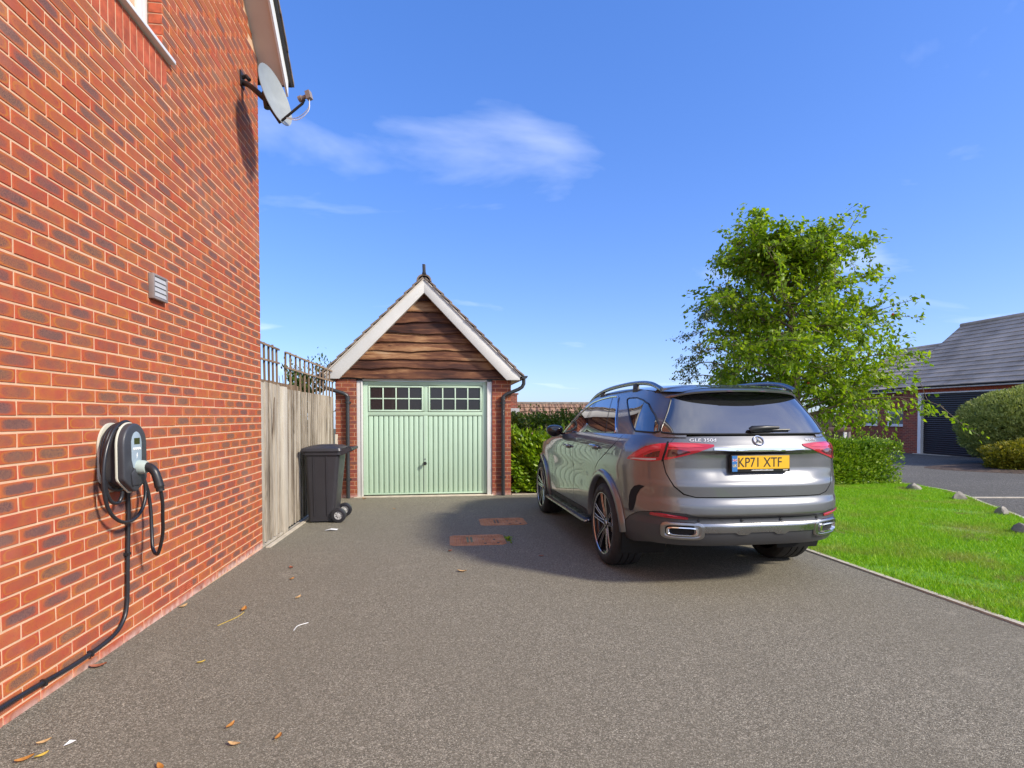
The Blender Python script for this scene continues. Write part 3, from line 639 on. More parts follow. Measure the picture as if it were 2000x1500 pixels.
lb.bar(lnb + dn*0.03, lnb + dn*0.075, 0.05, 0.075, tuple(ru)); lb.build('receiver_head', M['ventd'], dish, smooth=True)
for o_ in (0.0, 0.02):
    MB().tube(spline([lnb + dn*0.05 - ru*0.04, lnb + dn*0.01 - ru*(0.12 + o_), lnb - dn*0.12 - ru*(0.16 + o_), dc - ru*0.24 + dn*0.05, dc - ru*0.27 - dn*0.01], 6), 0.004, 6).build('cable', M['white'] if o_ else M['vent'], dish, smooth=True)

# ================================================================ fence between house and garage
def fence_panel(ya, yb, widths, label, top, xoff=0.0):
    f = empty('timber_fence', (WX, (ya+yb)/2, gz((ya+yb)/2)), label, 'fence')
    y = ya; i = 0
    while y < yb - 0.01:
        w = min(widths*random.uniform(0.93, 1.07), yb - y); b = MB(); t0 = top + random.uniform(-0.006, 0.006); zb = gz(y) + 0.03
        xo = xoff + random.uniform(-0.003, 0.003)
        # feather edge: thick at one side
        b.add([(WX - 0.008 + xo, y, zb), (WX - 0.028 + xo, y + w + 0.012, zb), (WX - 0.034 + xo, y + w + 0.012, zb), (WX - 0.026 + xo, y, zb),
               (WX - 0.008 + xo, y, t0), (WX - 0.028 + xo, y + w + 0.012, t0), (WX - 0.034 + xo, y + w + 0.012, t0), (WX - 0.026 + xo, y, t0)],
              [(3,2,1,0),(4,5,6,7),(0,1,5,4),(1,2,6,5),(2,3,7,6),(3,0,4,7)])
        b.build('board', M['fence'], f, bevel=0.0015, seg=1); y += w; i += 1
    MB().box(WX - 0.09 + xoff, WX - 0.05 + xoff, ya, yb, 1.4, 1.48).build('rail', M['fence'], f); MB().box(WX - 0.09 + xoff, WX - 0.05 + xoff, ya, yb, 0.25, 0.33).build('rail', M['fence'], f)
    MB().box(WX - 0.05 + xoff, WX - 0.006 + xoff, ya, yb, gz(ya) - 0.1, gz(yb) + 0.028).build('gravel_board', M['fence'], f)
    return f
def trellis(ya, yb, n, z0, z1, label):
    f = empty('trellis', (WX, (ya+yb)/2, z0), label, 'trellis')
    for i in range(n):
        y = ya + (yb - ya)*i/(n-1)
        MB().bar((WX - 0.03, y, z0 - 0.04), (WX - 0.03 + random.uniform(-.006, .006), y + random.uniform(-.008, .008), z1 + random.uniform(0, 0.03)), 0.016, 0.022, (1, 0, 0)).build('slat', M['trellis'], f)
    for z in ((z0+z1)/2 + 0.03, z1 - 0.01):
        MB().bar((WX - 0.011, ya - 0.03, z), (WX - 0.011, yb + 0.03, z + random.uniform(-.01, .01)), 0.016, 0.022).build('cross_slat', M['trellis'], f)
fence_panel(6.07, 6.80, 0.148, 'pale grey weathered board panel next to the house corner', 1.735, 0.0)
fence_panel(7.02, 9.95, 0.122, 'long weathered close board fence panel behind the wheelie bin', 1.70, 0.0)
def post(y, w, top, label):
    o = MB().box(WX - 0.11, WX + 0.004, y, y + w, -0.4, top).build('fence_post', M['fence'], bevel=0.004); return tag(o, label, 'fence post')
post(6.825, 0.175, 1.72, 'broad weathered post between the two fence panels')
trellis(6.12, 6.71, 5, 1.74, 2.17, 'short timber trellis on the fence next to the house')
trellis(7.05, 9.86, 13, 1.705, 2.17, 'long timber trellis along the fence top beside the garage')
o = MB().bar((-1.90, 9.62, 0.2), (-1.955, 9.93, 1.02), 0.05, 0.02).build('timber_offcut', M['fence']); tag(o, 'thin timber offcut leaning behind the bin', 'timber')

# ================================================================ wheelie bin
bz = gz(7.7) + 0.002
M['bin'] = plain('dark_grey_bin_plastic', (0.030, 0.028, 0.033), 0.42, var=0.12, vscale=5, bump=0.08, bscale=160)
wb = empty('wheelie_bin', (-1.65, 7.72, bz), 'dark grey wheelie bin standing against the fence beside the garage', 'bin')
def ring(x0, x1, y0, y1, z, r=0.05, n=5):
    out = []
    for cx, cy, a0 in ((x1 - r, y1 - r, 0), (x0 + r, y1 - r, 90), (x0 + r, y0 + r, 180), (x1 - r, y0 + r, 270)):
        out += [(cx + r*math.cos(R(a0 + 90*i/n)), cy + r*math.sin(R(a0 + 90*i/n)), z) for i in range(n+1)]
    return out
def loft(mb, rings, cap0=True, cap1=True):
    n = len(rings[0]); vs = [p for r_ in rings for p in r_]
    fs = [(i*n+k, i*n+(k+1) % n, (i+1)*n+(k+1) % n, (i+1)*n+k) for i in range(len(rings)-1) for k in range(n)]
    if cap0: fs.append(tuple(range(n))[::-1])
    if cap1: fs.append(tuple(range((len(rings)-1)*n, len(rings)*n)))
    return mb.add(vs, fs)
bx0, bx1, by0, by1 = -1.905, -1.42, 7.46, 8.00
b = MB(); loft(b, [ring(bx0 + 0.04, bx1 - 0.10, by0 + 0.05, by1 - 0.05, bz + 0.02), ring(bx0 + 0.035, bx1 - 0.085, by0 + 0.045, by1 - 0.045, bz + 0.20), ring(bx0 + 0.01, bx1 - 0.015, by0 + 0.012, by1 - 0.012, bz + 0.93),
               ring(bx0 - 0.012, bx1 + 0.012, by0 - 0.01, by1 + 0.01, bz + 0.935), ring(bx0 - 0.012, bx1 + 0.012, by0 - 0.01, by1 + 0.01, bz + 0.975)])
body = b.build('body', M['bin'], wb, smooth=True, angle=30)
for xr in (bx0 + 0.13, bx0 + 0.30):
    MB().bar((xr, by0 + 0.046, bz + 0.10), (xr - 0.004, by0 + 0.012, bz + 0.92), 0.012, 0.016, (0, 1, 0)).build('rib', M['bin'], body)
l = MB(); loft(l, [ring(bx0 - 0.04, bx1 + 0.01, by0 - 0.025, by1 + 0.025, bz + 0.978), ring(bx0 - 0.045, bx1 + 0.02, by0 - 0.03, by1 + 0.03, bz + 0.99), ring(bx0 - 0.03, bx1 + 0.01, by0 - 0.02, by1 + 0.02, bz + 1.025), ring(bx0 + 0.06, bx1 - 0.05, by0 + 0.06, by1 - 0.06, bz + 1.055)])
lid = l.build('lid', M['bin'], wb, smooth=True, angle=25)
loft(MB(), [ring(bx0 + 0.12, bx1 - 0.1, by0 + 0.12, by1 - 0.12, bz + 1.056), ring(bx0 + 0.14, bx1 - 0.12, by0 + 0.14, by1 - 0.14, bz + 1.066)]).build('lid_panel', M['bin'], lid, smooth=True, angle=25)
h = MB(); h.tube([(bx1 + 0.13, by0 + 0.02, bz + 1.01), (bx1 + 0.13, by1 - 0.02, bz + 1.01)], 0.022, 12)
for y_ in (by0 + 0.02, by1 - 0.02, (by0+by1)/2 - 0.1, (by0+by1)/2 + 0.1): h.prism([(bx1 - 0.03, bz + 0.93), (bx1 + 0.02, bz + 0.93), (bx1 + 0.15, bz + 0.995), (bx1 + 0.15, bz + 1.025), (bx1 - 0.03, bz + 1.02)], 'y', y_ - 0.012, y_ + 0.012)
h.build('handle', M['bin'], wb, smooth=True)
for y_ in (by0 + 0.035, by1 - 0.045):
    c = (bx1 - 0.035, y_, bz + 0.102)
    w = MB().lathe([(0.055, -0.03), (0.085, -0.032), (0.1, -0.024), (0.102, 0), (0.1, 0.024), (0.085, 0.032), (0.055, 0.03), (0.055, -0.03)], c, (0, 1, 0), 28).build('wheel', M['rubber'], wb, smooth=True)
    hb = MB(); hb.lathe([(0.0, -0.026), (0.018, -0.026), (0.02, -0.02), (0.02, 0.02), (0.0, 0.02)], c, (0, 1, 0), 16); hb.lathe([(0.046, -0.022), (0.056, -0.022), (0.056, 0.02), (0.046, 0.02), (0.046, -0.022)], c, (0, 1, 0), 24)
    for k in range(8):
        a = R(45*k); hb.bar((c[0] + 0.018*math.cos(a), c[1] - 0.01, c[2] + 0.018*math.sin(a)), (c[0] + 0.05*math.cos(a), c[1] - 0.01, c[2] + 0.05*math.sin(a)), 0.018, 0.010, (0, 1, 0))
    hb.build('hub', M['vent'], w, smooth=True)
MB().tube([(bx1 - 0.035, by0 + 0.06, bz + 0.102), (bx1 - 0.035, by1 - 0.07, bz + 0.102)], 0.012, 10).build('axle', M['vent'], wb)

# ================================================================ manhole covers
m = NT('rusty_cast_iron'); p = m.pos(); n1_ = m.noise(p, 7, 6); 
bt = m.n('ShaderNodeTexBrick'); m.l(p, bt.inputs['Vector']); bt.inputs['Scale'].default_value = 9.5; bt.offset = 0.0; bt.inputs['Mortar Size'].default_value = 0.012; bt.inputs['Brick Width'].default_value = 0.2; bt.inputs['Row Height'].default_value = 0.2
rust = m.ramp(n1_, (0.25, (0.36, 0.15, 0.07)), (0.5, (0.55, 0.26, 0.12)), (0.75, (0.62, 0.36, 0.21)))
m.set(Base_Color=m.mix(m.math('MULTIPLY', bt.outputs['Fac'], 0.5), rust, (0.17, 0.06, 0.03)), Roughness=0.85, Metallic=0.1)
m.bump(m.math('SUBTRACT', 1.0, bt.outputs['Fac']), 0.6, 0.006); M['rust'] = m.m
def manhole(x0, x1, y0, y1, label):
    c = (x0+x1)/2, (y0+y1)/2; t = empty('manhole_cover', (c[0], c[1], gz(c[1])), label, 'manhole cover', 'rusty covers in the drive')
    def oc(g, k): return [(x0-g+k, y0-g), (x1+g-k, y0-g), (x1+g, y0-g+k), (x1+g, y1+g-k), (x1+g-k, y1+g), (x0-g+k, y1+g), (x0-g, y1+g-k), (x0-g, y0-g+k)]
    def slab(poly, z0, z1):
        mb = MB(); n = len(poly); mb.add([(x, y, gz(y) + z0) for x, y in poly] + [(x, y, gz(y) + z1) for x, y in poly], [tuple(range(n))[::-1], tuple(range(n, 2*n))] + [(i, (i+1) % n, n+(i+1) % n, n+i) for i in range(n)]); return mb
    slab(oc(0.0, 0.05), -0.02, 0.004).build('frame', M['rust'], t)
    plate = slab(oc(-0.022, 0.04), -0.01, 0.007).build('plate', M['rust'], t)
    mb = MB(); nx, ny = 14, 10
    for i in range(nx):
        for j in range(ny):
            xa = x0 + 0.045 + (x1-x0-0.09)*(i+0.18)/nx; xb = x0 + 0.045 + (x1-x0-0.09)*(i+0.82)/nx; ya = y0 + 0.045 + (y1-y0-0.09)*(j+0.18)/ny; yb = y0 + 0.045 + (y1-y0-0.09)*(j+0.82)/ny
            if i in (4, 5) and 2 <= j <= 7: continue
            mb.add([(xa, ya, gz(ya)+0.007), (xb, ya, gz(ya)+0.007), (xb, yb, gz(yb)+0.007), (xa, yb, gz(yb)+0.007), (xa+.004, ya+.004, gz(ya)+0.0105), (xb-.004, ya+.004, gz(ya)+0.0105), (xb-.004, yb-.004, gz(yb)+0.0105), (xa+.004, yb-.004, gz(yb)+0.0105)], [(4,5,6,7),(0,1,5,4),(1,2,6,5),(2,3,7,6),(3,0,4,7)])
    o = mb.build('tread_studs', M['rust'], plate); o['kind'] = 'stuff'
    for px in (0.32, 0.39): xx = x0 + (x1-x0)*px; slab([(xx-0.012, y0+0.13), (xx+0.012, y0+0.13), (xx+0.012, y1-0.13), (xx-0.012, y1-0.13)], 0.006, 0.0078).build('slot', M['black'], plate)
    for fx_, fy_ in ((0.62, 0.1), (0.8, 0.45), (0.6, 0.5), (0.85, 0.12)): xx = x0 + (x1-x0)*fx_; yy = y0 + (y1-y0)*fy_; slab([(xx-0.013, yy-0.018), (xx+0.013, yy-0.018), (xx+0.013, yy+0.018), (xx-0.013, yy+0.018)], 0.006, 0.0112).build('key_hole', M['black'], plate)
manhole(0.47, 1.10, 7.00, 7.52, 'rusty rectangular manhole cover nearer the garage')
manhole(0.05, 0.69, 5.88, 6.42, 'rusty rectangular manhole cover nearer the viewer')

# ================================================================ fallen leaves and litter on the drive
def leaf_mat(name, c): return plain(name, c, 0.7, var=0.3, vscale=60)
LM = [leaf_mat('orange_leaf', (0.40, 0.17, 0.03)), leaf_mat('tan_leaf', (0.45, 0.28, 0.12)), leaf_mat('russet_leaf', (0.30, 0.10, 0.05)), leaf_mat('yellow_leaf', (0.50, 0.34, 0.05))]
def leaf(x, y, size, label, k, slim=0.45, curl=0.3):
    a = random.uniform(0, 6.28); n = 7; vs = []
    for i in range(n):
        t = i/(n-1); w = slim*size*math.sin(math.pi*min(1, t*0.92 + 0.06))**0.8*0.5
        u = (t - 0.5)*size; h = 0.004 + curl*size*(abs(t - 0.45)**2)*1.6
        for s, hh in ((-1, curl*size*0.28), (0, 0), (1, curl*size*0.34)):
            px = u*math.cos(a) - s*w*math.sin(a); py = u*math.sin(a) + s*w*math.cos(a); vs.append((x + px, y + py, gz(y + py) + h + hh))
    fs = [(3*i+j, 3*i+j+1, 3*i+j+4, 3*i+j+3) for i in range(n-1) for j in range(2)]
    o = MB().add(vs, fs).build('fallen_leaf', LM[k], smooth=True); tag(o, label, 'leaf', 'leaves lying on the drive')
LV = [(-1.44, 5.18, .07, 'small russet leaf near the foot of the house wall by the fence end', 2), (-1.14, 4.28, .06, 'tan leaf lying left of centre on the drive', 1), (-1.46, 4.05, .08, 'slim orange leaf at the end of a dry stalk', 0),
      (-1.38, 3.18, .045, 'tiny yellowish leaf on the open drive right of the supply cable bend', 3), (-0.96, 2.49, .05, 'upper of two orange leaves near the bottom edge', 0), (-0.89, 2.34, .055, 'lower tan leaf of the pair near the bottom edge', 1),
      (-0.72, 2.37, .05, 'slim orange leaf right of the pair near the bottom edge', 0), (-1.69, 2.34, .06, 'curled orange leaf in the lower left corner', 0), (-1.64, 2.36, .05, 'bright yellow leaf beside the curled one in the lower left corner', 3), (-1.70, 2.46, .05, 'pale tan leaf just above the lower left corner cluster', 1),
      (0.15, 4.84, .085, 'upright tan leaf on the drive below the near manhole cover', 1), (0.05, 5.64, .07, 'dark red leaf touching the near manhole cover corner', 2), (-1.33, 4.80, .06, 'orange sliver of leaf below the russet leaf by the wall', 0),
      (-1.93, 3.2, .08, 'brown leaf lodged against the wall foot under the cable', 2), (-1.93, 4.18, .07, 'tan leaf lodged against the wall under the air brick', 1), (0.97, 5.3, .05, 'small brown leaf behind the rear wheel of the car', 2), (-0.8, 8.53, .06, 'tan leaf in front of the garage door', 1),
      (-1.45, 9.80, .09, 'orange leaf at the left foot of the garage door frame', 0), (-1.12, 2.22, .05, 'orange leaf cut by the bottom edge', 0)]
for a in LV: leaf(*a)
o = MB().tube(spline([(-1.52, 3.75, gz(3.75)+.004), (-1.45, 3.9, gz(3.9)+.005), (-1.44, 4.0, gz(4.0)+.004)], 5), 0.0022, 5).build('dry_stalk', LM[3]); tag(o, 'thin dry straw stalk beside the slim orange leaf', 'stalk')
o = MB().tube(spline([(-0.99, 3.60, gz(3.6)+.003), (-0.985, 3.68, gz(3.7)+.003), (-0.93, 3.73, gz(3.73)+.003)], 6), 0.0025, 5).build('white_strip', M['white'], smooth=True); tag(o, 'curved white plastic strip on the open drive', 'litter')
o = MB().add([(-1.52, 6.92, gz(6.9)+.006), (-1.44, 6.90, gz(6.9)+.018), (-1.37, 6.93, gz(6.9)+.007), (-1.36, 6.99, gz(7)+.012), (-1.45, 7.0, gz(7)+.02), (-1.51, 6.98, gz(7)+.006)], [(0,1,4,5),(1,2,3,4)]).build('paper_scrap', M['white']); tag(o, 'white scrap of paper on the drive in front of the bin', 'litter')
o = MB().add([(-1.60, 2.42, gz(2.4)+.004), (-1.575, 2.425, gz(2.4)+.010), (-1.57, 2.455, gz(2.4)+.006), (-1.592, 2.45, gz(2.4)+.012)], [(0,1,2,3)]).build('paper_scrap', M['white']); tag(o, 'small white paper scrap by the leaves in the lower left corner', 'litter')

# ================================================================ foliage helpers
def leaf_material(name, stops, trans=0.35, rough=0.45, spec=0.4):
    m = NT(name); g = m.n('ShaderNodeNewGeometry'); r = g.outputs['Random Per Island']
    big = m.noise(g.outputs['Position'], 1.6, 3)
    f = m.math('ADD', m.math('MULTIPLY', r, 0.7), m.math('MULTIPLY', big, 0.3))
    c = m.ramp(f, *stops); m.set(Base_Color=c, Roughness=rough, Specular_IOR_Level=spec)
    tr = m.n('ShaderNodeBsdfTranslucent'); cc = m.mix(1.0, c, (1.25, 1.3, 0.55), 'MULTIPLY'); m.l(cc, tr.inputs[0])
    mx_ = m.n('ShaderNodeMixShader'); mx_.inputs[0].default_value = trans; m.l(m.b.outputs[0], mx_.inputs[1]); m.l(tr.outputs[0], mx_.inputs[2]); m.l(mx_.outputs[0], m.out.inputs[0])
    return m.m
def leaf_mesh(name, P, D, size, slim=0.5, fold=0.25, jit=0.35):
    """P centres, D growth directions (Nx3); each leaf two triangles folded on the midrib"""
    N = len(P); D = D + rng.normal(0, jit, (N, 3)); D /= np.linalg.norm(D, axis=1)[:, None] + 1e-9
    u = rng.normal(0, 1, (N, 3)); u[:, 2] *= 0.5; u -= D*np.sum(u*D, 1)[:, None]; u /= np.linalg.norm(u, axis=1)[:, None] + 1e-9
    w = np.cross(D, u); s = size*rng.uniform(0.65, 1.25, N)[:, None]
    base = P - D*s*0.5; tip = P + D*s*0.5; mid = P - D*s*0.05
    V = np.stack([base, mid + u*s*slim*0.5 + w*s*fold*0.4, tip, mid - u*s*slim*0.5 + w*s*fold*0.4], 1).reshape(-1, 3)
    F = (np.arange(N)[:, None, None]*4 + np.array([[0, 1, 2], [0, 2, 3]])[None]).reshape(-1, 3)
    return raw_mesh(name, V, F)
def raw_mesh(name, V, F):
    me = bpy.data.meshes.new(name); nv, nf, k = len(V), len(F), F.shape[1]
    me.vertices.add(nv); me.vertices.foreach_set('co', V.astype(np.float32).ravel())
    me.loops.add(nf*k); me.loops.foreach_set('vertex_index', F.astype(np.int32).ravel())
    me.polygons.add(nf); me.polygons.foreach_set('loop_start', np.arange(0, nf*k, k, dtype=np.int32)); me.polygons.foreach_set('loop_total', np.full(nf, k, np.int32))
    me.update(); me.validate(); return me
M['bark'] = plain('grey_brown_bark', (0.16, 0.115, 0.08), 0.9, var=0.4, vscale=14, bump=0.6, bscale=60)
M['leaf_tree'] = leaf_material('bright_green_leaf', ((0.1, (0.08, 0.15, 0.007)), (0.45, (0.21, 0.33, 0.012)), (0.75, (0.34, 0.45, 0.022)), (0.97, (0.45, 0.47, 0.06))), 0.5)
M['leaf_birch'] = leaf_material('dull_birch_leaf', ((0.1, (0.03, 0.055, 0.014)), (0.6, (0.075, 0.115, 0.024)), (0.95, (0.16, 0.155, 0.045))), 0.3)
M['leaf_laurel'] = leaf_material('glossy_yellow_green_leaf', ((0.08, (0.05, 0.12, 0.006)), (0.5, (0.18, 0.31, 0.012)), (0.9, (0.36, 0.47, 0.02))), 0.4, 0.35)
M['leaf_hedge'] = leaf_material('privet_green_leaf', ((0.08, (0.06, 0.13, 0.006)), (0.5, (0.19, 0.32, 0.014)), (0.92, (0.37, 0.47, 0.035))), 0.4, 0.4)
M['leaf_dark'] = leaf_material('dark_shrub_leaf', ((0.1, (0.04, 0.075, 0.012)), (0.6, (0.095, 0.16, 0.022)), (0.95, (0.21, 0.26, 0.05))), 0.35)
M['leaf_olive'] = leaf_material('olive_green_needles', ((0.1, (0.14, 0.175, 0.042)), (0.55, (0.31, 0.355, 0.09)), (0.95, (0.48, 0.50, 0.16))), 0.2, 0.6)
M['leaf_gold'] = leaf_material('golden_green_heather', ((0.1, (0.08, 0.095, 0.008)), (0.55, (0.24, 0.23, 0.012)), (0.95, (0.40, 0.30, 0.02))), 0.25, 0.6)

def grow_tree(name, base, trunk, limbs, leafmat, leaf_size, label, sub=7, per=9, droop=0.12, trunk_r=0.06, fruit=0, cat='tree'):
    t = empty(name, base, label, cat)
    tr = MB(); tp = spline(trunk, 6); k = len(tp)
    tr.tube(tp, [trunk_r*(1 - 0.85*i/(k-1)) + 0.004 for i in range(k)], 9)
    P = []; D = []
    for (p, d, ln) in limbs:
        p = Vector(p); d = Vector(d).normalized(); pts = [p]; q = p.copy(); n = 7
        for i in range(n):
            d = (d + Vector((random.uniform(-.22, .22), random.uniform(-.22, .22), random.uniform(-.16, .18) - droop*i/n*1.2))).normalized(); q = q + d*ln/n; pts.append(q.copy())
        tr.tube(pts, [max(0.003, trunk_r*0.42*(1 - i/(n+0.5))*min(1, ln/1.5)) for i in range(n+1)], 6)
        for j in range(sub):
            f = 0.22 + 0.78*(j + random.random())/sub; idx = min(n-1, int(f*n)); s = pts[idx].lerp(pts[idx+1], f*n - idx if f < 1 else 1)
            dd = (d*0.5 + Vector((random.gauss(0, 1), random.gauss(0, 1), random.gauss(0.05, 0.7)))).normalized(); sl = ln*random.uniform(0.16, 0.36) + 0.1
            e = s + dd*sl; m_ = s.lerp(e, 0.5) + Vector((random.uniform(-.05, .05), random.uniform(-.05, .05), random.uniform(-.02, .05)))
            tr.tube([s, m_, e], [0.006, 0.004, 0.002], 5)
            for q_ in range(per):
                u = random.random()**0.7; c = s.lerp(m_, u*2) if u < .5 else m_.lerp(e, u*2 - 1)
                c = c + Vector((random.gauss(0, .055), random.gauss(0, .055), random.gauss(0, .05)))
                P.append(c); D.append(dd*0.5 + Vector((random.gauss(0, .5), random.gauss(0, .5), -0.55)))
    tr.build('trunk', M['bark'], t, smooth=True, angle=60)
    put('crown', leaf_mesh(name + '_crown', np.array([tuple(p) for p in P]), np.array([tuple(p) for p in D]), leaf_size, 0.52), leafmat, t)
    if fruit:
        fm = plain('red_orange_fruit', (0.55, 0.09, 0.02), 0.35, var=0.3, vscale=30)
        for i in range(fruit):
            c = random.choice([q for q in P if q.y < 8.9 and q.x < 8.2])
            MB().lathe([(0.0, -0.022), (0.013, -0.018), (0.022, 0), (0.014, 0.018), (0.0, 0.022)], c, (0, 0, 1), 8).build('fruit', fm, t, smooth=True)
    return t
# main tree behind the car
def limbs_for(cx, cy, tr, heights, lens, n, lean=0.35, seed=1):
    random.seed(seed); out = []
    for i in range(n):
        h = heights[0] + (heights[1] - heights[0])*((i + 0.5)/n); a = i*2.39996 + random.uniform(-.3, .3)
        f = (h - tr[0].z)/(tr[-1].z - tr[0].z); p = tr[min(len(tr)-1, max(0, int(f*(len(tr)-1))))]
        ln = np.interp(h, [x for x, _ in lens], [y for _, y in lens])*random.uniform(0.82, 1.12)
        out.append((p, (math.cos(a), math.sin(a), lean + 0.25*f + random.uniform(-.15, .25)), ln))
    return out
trunk = [(6.42, 9.05, gz(9) - 0.05), (6.45, 9.0, 0.8), (6.42, 9.0, 1.6), (6.36, 9.0, 2.5), (6.2, 9.0, 3.4), (5.95, 8.97, 4.1), (5.62, 8.93, 4.62)]
tp_ = spline(trunk, 10)
lm = limbs_for(6.4, 9, tp_, (1.3, 4.2), [(0.9, 1.2), (1.6, 1.68), (2.6, 1.68), (3.4, 1.25), (4.2, 0.7)], 72, seed=5)
lm += [((5.62, 8.93, 4.5), (-0.25, 0, 1), 0.42), ((5.9, 8.95, 4.1), (-0.55, -0.1, 0.7), 0.75), ((6.2, 9, 3.4), (0.4, -0.1, 1.0), 1.25), ((6.25, 9, 3.3), (0.75, 0.1, 0.9), 1.35), ((6.3, 9, 3.0), (0.95, -0.2, 0.5), 1.3), ((6.36, 9, 2.5), (-0.95, 0.1, 0.55), 1.6),
       ((6.45, 9, 1.35), (1.0, -0.12, 0.3), 2.2), ((6.45, 9, 1.5), (1.0, 0.12, 0.28), 2.2), ((6.45, 9, 1.3), (0.9, -0.3, 0.2), 1.9), ((6.44, 9, 1.35), (0.3, -0.8, 0.15), 1.3), ((6.4, 9, 2.0), (1, -0.1, 0.35), 2.0), ((6.42, 9, 1.5), (-1, -0.3, 0.35), 1.5), ((6.40, 9, 1.9), (-0.8, -0.5, 0.4), 1.6), ((6.45, 9, 1.6), (0.9, -0.25, 0.16), 1.6), ((6.3, 9, 2.9), (0.9, 0.2, 0.6), 1.6), ((6.25, 9, 3.1), (0.7, -0.3, 0.8), 1.4), ((6.45, 9, 1.45), (1.0, -0.3, 0.15), 1.9), ((6.42, 9, 2.0), (1.0, 0.2, 0.15), 1.7)]
grow_tree('leafy_tree', (6.42, 9.05, gz(9)), trunk, lm, M['leaf_tree'], 0.098, 'bright green garden tree with small red fruit behind the parked car', sub=12, per=28, fruit=14)
o = MB().tube([(6.52, 8.93, gz(9) - 0.1), (6.52, 8.93, 1.45)], 0.03, 10).build('tree_stake', M['fence']); tag(o, 'pale round timber stake beside the tree trunk', 'stake')
# birch further back
trb = [(8.2, 14.2, terrain(8.2, 14.2)), (8.2, 14.2, 1.5), (8.1, 14.1, 3.2), (7.9, 14.1, 5.2)]
lb_ = limbs_for(8.2, 14.2, spline(trb, 10), (1.2, 5.0), [(1.2, 1.5), (2.4, 1.85), (4.0, 1.5), (5.0, 0.8)], 34, seed=8)
grow_tree('birch_tree', (8.2, 14.2, terrain(8.2, 14.2)), trb, lb_, M['leaf_birch'], 0.09, 'darker birch tree half hidden behind the bright green tree', sub=12, per=22, droop=0.5)
random.seed(21)

def blob_points(n, fn):
    out = []
    while len(out) < n:
        p = fn()
        if p is not None: out.append(p)
    return np.array(out)
def hedge(name, x0, x1, y0, y1, z0, z1, n, size, mat, label, wob=0.07, cat='hedge', stems=14, shoots=0.0):
    h = empty(name, ((x0+x1)/2, (y0+y1)/2, z0), label, cat)
    c = np.array([(x0+x1)/2, (y0+y1)/2, (z0+z1)/2]); hs = np.array([(x1-x0)/2, (y1-y0)/2, (z1-z0)/2])
    q = rng.uniform(-1, 1, (n, 3)); ax = rng.integers(0, 3, n); sg = np.where(rng.random(n) < 0.5, -1, 1.0)
    w = np.array([hs[1]*hs[2], hs[0]*hs[2], hs[0]*hs[1]]); ax = rng.choice(3, n, p=w/w.sum()); sg = np.where(rng.random(n) < 0.72, np.where(ax == 2, 1.0, -1.0), 1.0)
    dep = 1 - np.abs(rng.normal(0, 0.13, n)); q[np.arange(n), ax] = sg*dep
    # round the arrises, lump the surface
    P = c + q*hs
    lump = np.sin(P[:, 0]*5.1 + P[:, 2]*3.3)*np.cos(P[:, 1]*4.2 + P[:, 0]*2.3)*0.6 + np.sin(P[:, 0]*13 + P[:, 2]*9)*0.4
    rr = np.linalg.norm(np.abs(q)**4, axis=1)**0.25; q2 = q/np.maximum(1, rr*0.93)[:, None]
    P = c + q2*(hs + wob*lump[:, None]) + rng.normal(0, 0.02, (n, 3)); P[:, 2] = np.maximum(P[:, 2], z0 + 0.05)
    D = (q2*hs)/np.linalg.norm(q2*hs, axis=1)[:, None] + np.array([0, 0, 0.55])
    if shoots:
        k = int(n*shoots); i0 = rng.integers(0, n, k); up = P[i0].copy(); sel = up[:, 2] > z1 - 0.25; up = up[sel]; up[:, 2] += np.abs(rng.normal(0, 0.10, len(up))); P = np.vstack([P, up]); D = np.vstack([D, np.tile([0, 0, 1.0], (len(up), 1)) + rng.normal(0, .3, (len(up), 3))])
    put('foliage', leaf_mesh(name, P, D, size, 0.55), mat, h)
    # dense inner leaves
    k = n//3; Pi = c + rng.uniform(-0.86, 0.86, (k, 3))*hs; put('inner_foliage', leaf_mesh(name + '_in', Pi, rng.normal(0, 1, (k, 3)), size*1.9, 0.8), mat, h)
    st = MB()
    for i in range(stems):
        x = x0 + (x1-x0)*(i + .5)/stems; y = (y0+y1)/2 + random.uniform(-.2, .2); st.tube([(x, y, z0 - 0.05), (x + random.uniform(-.1, .1), y, z0 + 0.3), (x + random.uniform(-.25, .25), y + random.uniform(-.2, .2), z1 - 0.15)], [0.014, 0.011, 0.005], 5)
    st.build('stems', M['bark'], h); return h
hedge('privet_hedge', 6.4, 10.02, 10.45, 11.25, gz(10.5), 0.80, 15000, 0.062, M['leaf_hedge'], 'clipped bright green hedge between lawn and bungalow', wob=0.05, shoots=0.08)
hedge('laurel_shrub', 1.27, 3.6, 10.12, 10.85, gz(10.3), 0.93, 8500, 0.095, M['leaf_laurel'], 'glossy yellow green laurel shrub beside the garage', wob=0.12, cat='shrub', shoots=0.18)
hedge('dark_shrub', 1.27, 4.6, 11.05, 12.2, gz(11), 1.36, 9500, 0.07, M['leaf_dark'], 'taller dark green shrub behind the laurel', wob=0.16, cat='shrub', shoots=0.12)
hedge('fence_shrub', -2.95, -2.3, 10.15, 10.9, gz(10.5), 2.26, 1700, 0.07, M['leaf_dark'], 'dark shrub top showing over the trellis left of the garage roof', wob=0.22, cat='shrub', shoots=0.3)
hedge('climbing_plant', -2.5, -2.15, 6.2, 6.7, gz(6.5), 1.72, 450, 0.055, M['leaf_dark'], 'leafy climber behind the trellis by the house corner', wob=0.08, cat='shrub', shoots=0.3, stems=5)
